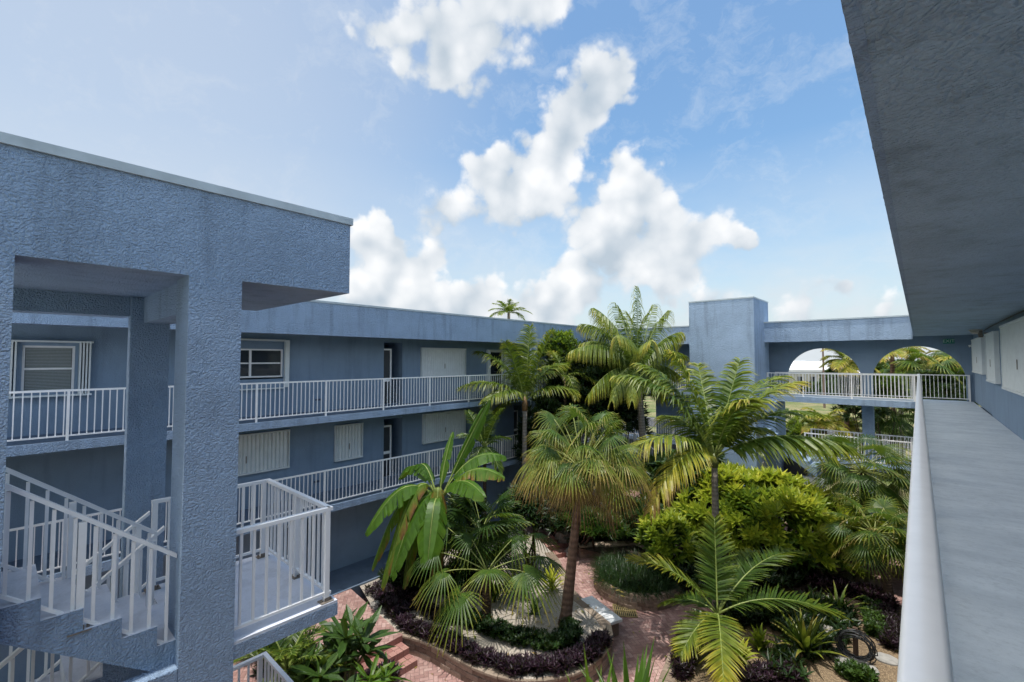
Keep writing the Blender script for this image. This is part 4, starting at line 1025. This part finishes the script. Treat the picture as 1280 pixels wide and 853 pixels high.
# strap leaved clumps
def clump(name, c, n, L, w, label, mat='palm', cat='plant', t=.3, up=.9, droop=.5, group=None, seg=5, ty=.25, stalk=0):
    c = V(c); root = empty(name, c, label, cat, group); m = MB()
    for i in range(n):
        a = i*2.39996+R.uniform(-.3,.3); k = (i+.5)/n; el = up*(1-.75*k)+R.uniform(-.1,.1)
        v = V((math.cos(a)*math.cos(el*1.5), math.sin(a)*math.cos(el*1.5), math.sin(el*1.5)+.05)).normalized()
        l = L*R.uniform(.75,1.12); q = V((0,0,stalk*R.random())); sd = v.cross(UP); sd = sd.normalized() if sd.length > .05 else V((1,0,0))
        rows, ts = [], []; tt = t+R.uniform(-.1,.12)
        for j in range(seg+1):
            u = j/seg; hw = w*.5*(.5+1.1*u if u < .45 else (1-u)*1.8+.02); nr = sd.cross(v).normalized()
            rows.append([q-sd*hw, q-nr*hw*.3*(1 if nr.z > 0 else -1), q+sd*hw]); ts.append(tt+ty*u*u); v = (v+V((0,0,-droop*u*.8))).normalized(); q = q+v*(l/seg)
        m.strip(rows, ts)
    m.build('leaves', mat, root)
    if stalk:
        s = MB(); s.tube([(0,0,-.05), (0,0,stalk)], [.03,.02], 7); s.build('stem', 'stem', root, True)
    return root
clump('bromeliad', P(1007,822,-7.2)+V((0,0,.12)), 26, 1.15, .13, 'big rosette plant with long arching brown tipped leaves left of the hose', 'fan', t=.42, droop=.35, ty=.4)
clump('bromeliad', P(1018,778,-7.2)+V((0,0,.1)), 18, .8, .10, 'dark strap leaved rosette above the big rosette plant', 'dark', t=.6, droop=.3)
clump('fern_clump', P(1048,768,-7.2), 22, .85, .09, 'arching fern with pale tips behind the garden hose', 'fan', t=.35, droop=.5, ty=.35)
clump('dracaena', P(655,745,ZA), 40, .62, .07, 'bushy plant with narrow yellow green leaves beside the tall palm trunk', 'croton', t=.55, droop=.45, stalk=.45)
clump('dracaena', P(690,740,ZA), 34, .6, .07, 'yellowish strap leaved plant just left of the tall palm trunk', 'croton', t=.75, droop=.45, stalk=.35)
clump('dracaena', P(618,752,ZA), 34, .6, .06, 'green narrow leaved plant right of the short dark trunk', 'croton', t=.35, droop=.45, stalk=.4)
clump('agave', P(668,768,ZA), 16, .5, .08, 'small dark agave on the pale gravel', 'dark', t=.7, droop=.1)
# bottom foreground clump: tips reach into the picture
ag = W(790, 905, 8.6)
clump('bird_of_paradise', (ag.x, ag.y, -7.2+.05), 34, 1.75, .15, 'broad upright green leaves poking in at the bottom edge of the garden', 'banana', t=.18, up=.95, droop=.10, ty=.1)
ag = W(745, 915, 8.6)
clump('bird_of_paradise', (ag.x, ag.y, -7.2+.05), 16, 1.55, .11, 'thin upright leaves at the bottom edge, left of the broad ones', 'banana', t=.3, up=.98, droop=.08, ty=.15)
for (px, py, lab, t_, L_) in ((925,835,'yellow green shrub plant at the foot of the low feather palm',.6,.5),(950,815,'leafy green plant right of the low feather palm base',.45,.45)):
    clump('dracaena', P(px,py,-7.2), 30, L_, .12, lab, 'croton', t=t_, droop=.4, stalk=.3)
# lower left cordyline group
def cordyline(px, py, D, h, n, L, label, t=.4, w=.12):
    if t < .13: t = .85
    c = W(px, py, D); top = c.copy(); c.z = -7.0; top.z = c.z+h
    root = empty('cordyline', c, label, 'plant'); m = MB(); s = MB()
    for k in range(5):
        a = R.random()*6.28; e = V((math.cos(a)*.35*(k > 0), math.sin(a)*.35*(k > 0), h*(1-.13*k))); s.tube([(0,0,-.05), e*.5+V((0,0,.1)), e], [.03,.025,.02], 6)
        rosette(m, e, (math.cos(a)*.3, math.sin(a)*.3, 1), n, L, w, t, 1.35, .35, 3)
    m.build('leaves', 'dark' if t == .85 else 'banana', root); s.build('stem', 'stem', root, True)
cordyline(432, 830, 9.6, 1.25, 9, .72, 'tall plant with broad glossy leaves at the lower left beside the brick steps', .06, .15)
cordyline(400, 850, 9.0, .9, 9, .66, 'glossy broad leaved plant in the lower left corner below the stair landing', .12, .14)
cordyline(462, 853, 9.0, .8, 11, .55, 'yellow green leafy plant left of the brick steps at the bottom edge', .42, .09)
cordyline(440, 790, 10.4, 1.0, 8, .7, 'broad leaved plant on the brick terrace above the steps', .04, .15)
c = W(358, 850, 9.3); c.z = -7.0
palm('fern_palm', c, c+V((0,0,.8)), ringtips(c+V((0,0,.8)), 16, 1.1, -.2, .8), 'dark feathery palm under the near stair landing', 'palm', 'bark_dark', .08, .08, None, .3, 34, .035, droop=.4, t0=.2, ty=.2)
c = W(330, 800, 11); c.z = -7.0
palm('fern_palm', c, c+V((0,0,1.2)), ringtips(c+V((0,0,1.2)), 14, 1.2, -.2, .8), 'dark feathery palm further back under the near landing', 'palm', 'bark_dark', .08, .08, None, .3, 34, .035, droop=.4, t0=.15, ty=.2)
# small background palms
D = 20.3; b_ = W(708, 560, D); b_.z = -7.1
palm('orange_palm', b_, img(706,472,D), [(img(662,478,D,.2),.42),(img(675,462,D,-.8),.4),(img(740,470,D,.5),.42),(img(755,490,D,-.9),.45),(img(690,440,D,.6),.25),(img(725,438,D,-.4),.25),(img(720,500,D,-1.2),.5)],
 'small palm with orange brown stem left of the coconut palm', 'palm', 'bark_red', .07, .06, None, .6, 40, .045, droop=.8, t0=.38, ty=.25)
# distant palm beyond the left roof
D = 52; b_ = W(636, 470, D); b_.z = G; tt_ = W(636, 392, D)
palm('coconut_palm', b_, tt_, [(W(x, y, D+dd), r_, dict(n=30, ll=.9, w=.09)) for x, y, dd, r_ in ((612,388,0,.3),(617,380,1,.25),(624,377,-1,.15),(636,375,0,.05),(646,379,1,.2),(655,386,0,.25),(664,392,-1,.3),(612,398,1,.35),(655,400,1,.35),(640,382,-2,.2),(625,394,-2,.3))],
 'distant coconut palm top showing above the left roof', 'coconut palm', 'bark_grey', .22, .17, None, .9, 30, .09, droop=.7, t0=.3, ty=.2)
# outside palms seen through arches
def outpalm(px, D, ytop, n, rad, label, fan=False, t0=.4):
    b = W(px, 500, D); b.z = G; t = W(px, ytop, D)
    if fan: return fan_palm('fan_palm', b, t, hubs(t, n, rad*.55, -rad*.5, rad*.6, rad*.6, .3, t0, .6), label, 'bark_grey', .16, .13, segs=22)
    return palm('coconut_palm', b, t, ringtips(t, n, rad, -.9, .9), label, 'coconut palm', 'bark_red', .16, .12, None, .75, 34, .07, droop=.8, t0=t0, ty=.3)
outpalm(1057, 30, 452, 15, 1.7, 'palm with orange green fronds seen through the left arch', t0=.5)
outpalm(1115, 31, 440, 15, 2.3, 'palm arching across the top of the right arch', t0=.5)
outpalm(1160, 29, 462, 18, 1.9, 'fan palm seen through the middle of the right arch', True, .3)
outpalm(1192, 29, 450, 13, 1.7, 'palm at the right edge of the right arch', t0=.45)
outpalm(1125, 33, 475, 18, 1.7, 'green fan palm low in the right arch', True, .3)
outpalm(1030, 29, 530, 16, 1.5, 'light green palm seen under the bridge left of the pillar', t0=.5)
outpalm(1062, 31, 535, 14, 1.5, 'light green palm beside the pillar under the bridge', t0=.5)
outpalm(1118, 29, 522, 22, 1.7, 'dark fan palm seen under the bridge right of the pillar', True, .05)
for (px, py, D, rad, lab, mt, t_) in ((1110,500,28.5,(1.2,.9,1.6),'bush with reddish leaves behind the right arch railing','croton',.4),(1165,500,28,(1.4,.9,1.8),'dark bush behind the right end of the arch railing','dark',.6),(1075,510,29,(1.2,.9,2.2),'dark bush behind the arch pillar','dark',.5),
   (1195,495,28,(1.0,.8,1.9),'bush behind the railing at the right wall','croton',.3),(1000,560,30,(1.8,1,1.8),'pale green bush under the bridge near the tower','croton',.55),(1050,580,32,(2.2,1.2,2),'green bush under the bridge behind the pillar','croton',.45),
   (1040,478,85,(3.2,3,1.9),'round green bush on the far lawn seen through the left arch','dark',.8),(1016,470,92,(2.4,2,1.5),'further green bush by the road seen through the left arch','dark',.9),(1088,470,90,(8,4,4.6),'distant trees seen between the two arches','dark',.8),(1160,462,70,(8,3,4.6),'distant trees seen through the right arch','dark',.7)):
    c = W(px, py, D)
    if D > 40: c.z = G+rad[2]*.6
    shrub('bush', c, rad, int(90*rad[0]*rad[2])+60, lab, 'bush', mt, .34 if D < 40 else .6, .09 if D < 40 else .2, t_, 9, 6, zb=G)

# ground cover
def cover(name, label_mat, area, n, z, L, w, t, leaves=7, mat='purple', zj=.1, spread=1.2):
    """area: list of centre points with radii"""
    m = MB()
    for _ in range(n):
        c, r_ = R.choice(area); a = R.random()*6.283; k = math.sqrt(R.random())*r_
        rosette(m, (c[0]+math.cos(a)*k, c[1]+math.sin(a)*k, z+R.random()*zj), (R.uniform(-.4,.4), R.uniform(-.4,.4), 1), leaves, L, w, t+R.uniform(-.3,.3), spread, .25)
    o = m.build(name, mat); o['kind'] = 'stuff'; o['label'] = label_mat; o['category'] = 'ground cover'; return o
def chain(pts, z, r_, per=3):
    out = []; q = [P(*p, z) for p in pts]
    for a, b in zip(q, q[1:]):
        for k in range(per): c = a.lerp(b, k/per); out.append(((c.x, c.y), r_))
    return out
cover('purple_ground_cover', 'purple leaved ground cover following the planter wall', chain([(478,752),(508,782),(548,802),(592,823),(642,838),(695,838),(738,820),(756,798)], ZA, .22, 4), 1300, ZA, .15, .035, .45, 8, zj=.18)
cover('purple_ground_cover', 'purple leaved ground cover behind the left end of the planter wall', chain([(470,738),(500,748),(530,765),(570,780)], ZA, .30, 4), 380, ZA, .14, .03, .4, 8, zj=.15)
cover('green_ground_cover', 'dark green ground cover behind the purple strip', chain([(560,770),(600,785),(640,800),(690,812),(715,800),(712,788)], ZA, .26, 4), 1000, ZA, .11, .04, .45, 8, 'dark', zj=.25)
cover('purple_ground_cover', 'purple plants along the far edge of the right bed', chain([(1015,735),(1050,743),(1085,752),(1115,765)], -7.2, .25, 4), 600, -7.2, .2, .04, .6, 8, zj=.35)
cover('purple_ground_cover', 'dark purple plants beside our railing', chain([(1100,770),(1115,790),(1122,815)], -7.2, .35, 4), 700, -7.2, .16, .04, .25, 8, zj=.25)
cover('green_ground_cover', 'green ground cover near the hose', chain([(1088,765),(1095,790),(1098,800)], -7.2, .22, 4), 350, -7.2, .12, .05, .8, 8, 'dark', zj=.3)
cover('green_ground_cover', 'dark green clump in the bottom right corner of the bed', chain([(1060,845),(1085,850)], -7.2, .22, 4), 250, -7.2, .12, .05, .8, 8, 'dark', zj=.2)
cover('purple_ground_cover', 'purple plants behind the edge of the right bed by the path', chain([(862,800),(855,825),(850,850)], -7.2, .22, 4), 450, -7.2, .16, .035, .5, 8, zj=.3)
cover('purple_ground_cover', 'purple plants round the rosette plants', chain([(930,850),(970,848),(1000,850)], -7.2, .25, 4), 400, -7.2, .15, .035, .5, 8, zj=.2)
cover('purple_ground_cover', 'purple plants left of the brick steps', chain([(475,853),(490,848)], -7.3, .22, 3), 220, -7.3, .15, .035, .5, 8, zj=.2)
cover('green_ground_cover', 'dark undergrowth under the low fan palms', chain([(500,725),(540,735),(570,730),(600,700)], ZA, .6, 4), 900, ZA, .2, .05, .15, 8, 'dark', zj=.3)
cover('green_ground_cover', 'dark undergrowth in the right bed', chain([(920,775),(960,770),(1000,765),(985,800)], -7.2, .5, 4), 900, -7.2, .2, .05, .2, 8, 'dark', zj=.3)
cover('green_ground_cover', 'dark leafy plants scattered over the right bed', chain([(985,840),(1030,800),(1050,775),(1020,760),(960,800)], -7.2, .5, 3), 260, -7.2, .26, .06, .3, 8, 'dark', zj=.25)
cover('green_ground_cover', 'dark undergrowth behind the back wall', chain([(720,672),(760,668),(800,675)], -7.1, .7, 4), 900, -7.1, .22, .06, .2, 8, 'dark', zj=.4)
cover('green_ground_cover', 'dark undergrowth below the yellow green shrub', chain([(850,720),(900,735),(950,725),(1000,715)], -7.1, .8, 3), 900, -7.1, .22, .06, .2, 8, 'dark', zj=.4)
cover('green_ground_cover', 'dark undergrowth on the terrace under the near landing', chain([(350,830),(380,850),(420,853)], -7.0, .5, 3), 500, -7.0, .22, .05, .35, 8, 'dark', zj=.5)
m = MB()
for _ in range(3600):
    a = R.random()*6.283; k = math.sqrt(R.random()); c = V((rc.x+math.cos(a)*k*1.30, rc.y+math.sin(a)*k*1.30, -7.05))
    v = V((R.gauss(0,.5)+math.cos(a)*k*.7, R.gauss(0,.5)+math.sin(a)*k*.7, 1.1)).normalized(); sd = v.cross(UP).normalized()*.011
    q = c.copy(); rows = []; l = R.uniform(.32,.62); t_ = R.uniform(.05,.6)
    for j in range(4):
        rows.append([q-sd*(1-j/3.2), q+sd*(1-j/3.2)]); v = (v+V((0,0,-.42))).normalized(); q = q+v*l/3
    m.strip(rows, [t_]*4)
tag(m.build('dark_grass', 'dark'), 'dark grass tufts spilling over the round planter', 'grass', kind='stuff')

m = MB()
for _ in range(420):
    c = V((R.uniform(-9.6,-1.5), R.uniform(6,20), G+.012)) if R.random() < .6 else V((R.uniform(-11.5,-6.5), R.uniform(8.0,13), ZA+.03))
    a = R.random()*6.28; l = R.uniform(.03,.09); u = V((math.cos(a), math.sin(a), R.uniform(-.1,.3)))*l; v = V((-math.sin(a), math.cos(a), 0))*l*.35
    m.q(c-u, c+v, c+u, c-v, t=R.uniform(.6,1))
tag(m.build('leaf_litter', 'fan'), 'fallen dry leaves scattered on the paving and gravel', 'leaf litter', kind='stuff')
# ---------------------------------------------------------------- beyond the arches
def house(name, cx, cy, w, d, h, roofh, label, wall='cream', roof='roofwhite', rz=0):
    root = empty(name, (cx, cy, G), label, 'building', rz=rz)
    m = MB(); m.box((-w/2,-d/2,0), (w/2,d/2,h)); m.build('wall', wall, root)
    m = MB(); o = .5; a = [(-w/2-o,-d/2-o,h), (w/2+o,-d/2-o,h), (w/2+o,d/2+o,h), (-w/2-o,d/2+o,h)]; r1, r2 = (-w/2+d*.3, 0, h+roofh), (w/2-d*.3, 0, h+roofh)
    m.q(a[0], a[1], r2, r1); m.q(a[1], a[2], r2); m.q(a[2], a[3], r1, r2); m.q(a[3], a[0], r1); m.q(*a); m.box((-w/2-o,-d/2-o,h-.5), (w/2+o,-d/2-o+.15,h-.002)); m.build('roof', roof, root)
    n = int(w/3)
    for i in range(n):
        x = -w/2+(i+.5)*w/n; q = MB(); q.box((x-.5,-d/2-.06,h*.4), (x+.5,-d/2-.003,h*.68)); wo = q.build('window', 'glass', root)
    return root
c = W(1008, 455, 115); house('pavilion', c.x, c.y, 22, 10, 5.3, 1.5, 'long low pavilion with white roof seen through the left arch', rz=.73)
c = W(975, 452, 110); house('distant_house', c.x, c.y, 18, 10, 5.0, 2.0, 'further pale house roof at the left edge of the left arch', rz=.73)
c = W(1110, 455, 90); house('distant_house', c.x, c.y, 14, 9, 4.6, 2.0, 'pale house behind the outside palms in the right arch', rz=.5)
c = W(1029.5, 470, 70); m = MB(); m.tube([(0,0,-.2), (0,0,10.6)], [.16,.11], 8); po = empty('utility_pole', (c.x, c.y, G), 'thin timber utility pole seen through the left arch', 'pole'); m.build('pole', 'pole', po)
m = MB(); m.box((-1.0,-.06,9.3), (1.0,.06,9.42)); m.build('crossarm', 'pole', po)
for k in (-.8, 0, .8):
    m = MB(); m.tube([(k,0,9.42), (k,0,9.6)], .05, 6); m.build('insulator', 'white', po)
def car(px, D, rz, label, matn='car'):
    c = W(px, 480, D); root = empty('parked_car', (c.x, c.y, G), label, 'car', 'cars parked outside', rz)
    m = MB(); pr = [(-2.2,.35),(-2.25,.8),(-1.4,.95),(-.9,1.42),(.7,1.45),(1.5,.98),(2.15,.85),(2.25,.4)]
    for sy in (-.85,.85): m.q(*[(x, sy, z) for x, z in (pr if sy < 0 else reversed(pr))])
    for a, b in zip(pr, pr[1:]+pr[:1]): m.q((a[0],-.85,a[1]), (a[0],.85,a[1]), (b[0],.85,b[1]), (b[0],-.85,b[1]))
    m.build('body', matn, root)
    for sy in (-1, 1):
        m = MB(); m.q(*[(x, sy*.853, z) for x, z in ((-1.25,.95),(-.85,1.36),(.65,1.38),(1.3,.98))]); m.build('side_window', 'glass', root)
    for x in (-1.4, 1.4):
        for y in (-.8, .8):
            m = MB(); m.tube([(x, y-.1, .33), (x, y+.1, .33)], .33, 14); o = m.build('wheel', 'tyre', root)
            m = MB(); m.tube([(x, y-.104, .33), (x, y+.104, .33)], .19, 10); m.build('rim', 'rim', o)
    return root
car(1020, 104, .3, 'dark blue car parked beyond the left arch')
car(1006, 108, .25, 'white car parked beyond the left arch, behind the blue one', 'white')

# ---------------------------------------------------------------- sky, sun, camera
SUN_EL, SUN_AZ = math.radians(83.5), math.radians(168)     # azimuth from +Y, clockwise positive
sdir = V((math.cos(SUN_EL)*math.sin(SUN_AZ), math.cos(SUN_EL)*math.cos(SUN_AZ), math.sin(SUN_EL)))
ld = bpy.data.lights.new('sun', 'SUN'); ld.energy = 3.2; ld.angle = math.radians(.6); ld.color = (1,.955,.88)
lo = bpy.data.objects.new('sun', ld); C.objects.link(lo); lo.rotation_euler = (-sdir).to_track_quat('-Z', 'Y').to_euler(); lo.location = (0,0,30)
wd = bpy.data.worlds.new('World'); scene.world = wd; wd.use_nodes = True; nt = wd.node_tree; nt.nodes.clear(); n = N(nt)
out = n.n('ShaderNodeOutputWorld'); bg = n.n('ShaderNodeBackground'); nt.links.new(bg.outputs[0], out.inputs[0]); bg.inputs[1].default_value = .13
sky = n.n('ShaderNodeTexSky'); sky.sky_type = 'NISHITA'; sky.sun_disc = False; sky.sun_elevation = SUN_EL; sky.sun_rotation = SUN_AZ; sky.air_density = 1.15; sky.dust_density = 1.2; sky.ozone_density = 1.4
tc = n.n('ShaderNodeTexCoord').outputs['Generated']
dirn = n.vm('NORMALIZE', tc)
w1 = n.noise(dirn, 5.5, 2, .5).outputs[1]; w2 = n.noise(dirn, 19, 3, .6).outputs[1]
warp = n.vm('ADD', dirn, n.vm('ADD', n.vm('SCALE', n.vm('SUBTRACT', w1, (.5,.5,.5)), sc=.10), n.vm('SCALE', n.vm('SUBTRACT', w2, (.5,.5,.5)), sc=.055)))
BL = [(475,45,46),(520,25,60),(575,35,72),(590,85,48),(640,15,60),(690,0,45),(505,95,26),(560,100,30),
 (748,78,46),(722,118,52),(690,150,44),(765,102,36),(655,212,62),(595,250,52),(545,268,36),(612,205,36),(700,175,42),(645,262,40),(690,235,48),(735,160,36),
 (790,208,40),(768,250,52),(820,250,42),(740,292,50),(800,300,72),(850,312,56),(900,305,42),(930,302,22),(760,345,56),(715,355,44),(835,345,50),(680,370,40),
 (465,290,34),(458,330,45),(505,322,42),(490,372,52),(560,382,44),(440,375,40),(595,385,30),(530,350,44),(610,360,40),(500,400,60),(570,395,50),(700,385,40),(455,300,40),(540,310,26),
 (1040,362,30),(1100,385,34),(985,385,40),(900,375,44),(640,395,40)]
acc = rel_ = None
sz = n.n('ShaderNodeSeparateXYZ'); nt.links.new(warp, sz.inputs[0]); zz_ = sz.outputs[2]
for (x, y, r_) in BL:
    d = ray(x, y).normalized(); d2 = ray(x+r_*1.30, y).normalized(); rad = (d-d2).length
    ds = n.vm('DISTANCE', warp, tuple(d)); f = n.mr(ds, 0.0, rad, 1.0, 0.0, 'SMOOTHSTEP')
    acc = f if acc is None else n.m('ADD', acc, f)
    g_ = n.m('MULTIPLY', f, n.m('MULTIPLY_ADD', zz_, 1/rad, -d.z/rad)); rel_ = g_ if rel_ is None else n.m('ADD', rel_, g_)
def worley(v, sc):
    x = n.n('ShaderNodeTexVoronoi', feature='F1'); nt.links.new(v, x.inputs['Vector']); x.inputs['Scale'].default_value = sc
    return x.outputs['Distance']
fb = n.noise(warp, 8, 6, .6).outputs[0]; w4 = n.vm('ADD', dirn, n.vm('SCALE', n.vm('SUBTRACT', n.noise(dirn, 26, 4, .6).outputs[1], (.5,.5,.5)), sc=.03))
wo1 = worley(w4, 15); wo2 = worley(w4, 36)
bil = n.m('ADD', n.m('MULTIPLY', n.m('SUBTRACT', .45, wo1), 1.0), n.m('MULTIPLY', n.m('SUBTRACT', .45, wo2), .55))
back = n.mr(n.vm('DOT_PRODUCT', dirn, (-sn, cs, .35)), .62, .2, 0, 1)  # unseen bright clouds outside the view, added for whiter, stronger ambient light
acc0 = acc
acc = n.m('ADD', acc, n.m('MULTIPLY', back, n.mr(n.noise(dirn, 2.6, 4).outputs[0], .40, .60, 0, .9)))
dens = n.m('ADD', acc, n.m('MULTIPLY', n.m('SUBTRACT', fb, .5), 1.7)); dens = n.m('ADD', dens, bil)
mask = n.m('MULTIPLY', n.mr(dens, .32, 1.0, 0, 1, 'SMOOTHSTEP'), n.mr(acc, .02, .22, 0, 1, 'SMOOTHSTEP'))
relh = n.m('DIVIDE', rel_, n.m('MAXIMUM', acc0, .15))
fbs = n.noise(n.vm('ADD', dirn, (-.03,-.01,.035)), 8, 2, .6).outputs[0]; fbt = n.noise(dirn, 8, 2, .6).outputs[0]
lit = n.m('ADD', n.m('MULTIPLY', relh, .55), n.m('MULTIPLY', bil, .42)); lit = n.m('ADD', lit, n.m('MULTIPLY', n.m('SUBTRACT', fbt, fbs), 2.2))
lit = n.m('ADD', lit, .60, clamp=True)
sz = n.n('ShaderNodeSeparateXYZ'); nt.links.new(dirn, sz.inputs[0]); zel = sz.outputs[2]
ccol = n.mix(lit, (3.0,3.5,4.0), (5.9,5.95,6.0)); ccol = n.mix(back, ccol, (12.5,12.5,12.4))
skyc = n.mix(1.0, sky.outputs[0], (.84,1.02,1.07), 'MULTIPLY')
# low haze band & thin veil
veil = n.m('MULTIPLY', n.mr(zel, 0.0, .40, 1.15, 0), n.mr(n.noise(n.vm('MULTIPLY', dirn, (1,1,2.2)), 5, 5, .6).outputs[0], .3, .62, .55, 1.0))
base = n.mix(n.m('MULTIPLY', veil, 1.0), skyc, (4.3,4.65,4.95))
wisp = n.m('MULTIPLY', n.mr(n.noise(n.vm('MULTIPLY', warp, (2,2,3.5)), 4.5, 6, .7).outputs[0], .5, .8), .4)
base = n.mix(wisp, base, (4.6,5.0,5.4))
gl = n.mr(n.vm('DOT_PRODUCT', dirn, tuple(ray(-150, 60).normalized())), .55, 1.0, 0, .62, 'SMOOTHSTEP')
base = n.mix(gl, base, (3.9,4.25,4.75))
fill_glow = n.mr(n.vm('DOT_PRODUCT', dirn, tuple(V((-.50,-.62,.68)).normalized())), .76, .98, 0, 1, 'SMOOTHSTEP')  # bright sky patch added outside the view to light the walkway
base = n.mix(fill_glow, base, (19.0,17.8,16.2))
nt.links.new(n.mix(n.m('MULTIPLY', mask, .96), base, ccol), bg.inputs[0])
cam = bpy.data.cameras.new('camera'); co = bpy.data.objects.new('camera', cam); C.objects.link(co)
cam.sensor_width = 36; cam.lens = FL/1280*36; cam.clip_start = .05; cam.clip_end = 3000
co.rotation_euler = (math.pi/2+PIT, 0, YAW)
scene.camera = co
vs = scene.view_settings; vs.view_transform = 'Standard'; vs.look = 'None'; vs.exposure = .42; vs.gamma = 1; vs.use_curve_mapping = False
scene.cycles.use_denoising = True; scene.cycles.max_bounces = 6; scene.cycles.diffuse_bounces = 3; scene.cycles.glossy_bounces = 2; scene.cycles.transmission_bounces = 2; scene.cycles.use_adaptive_sampling = True; scene.cycles.adaptive_threshold = .02; scene.cycles.adaptive_min_samples = 16
wd.cycles.sampling_method = 'MANUAL'; wd.cycles.sample_map_resolution = 512
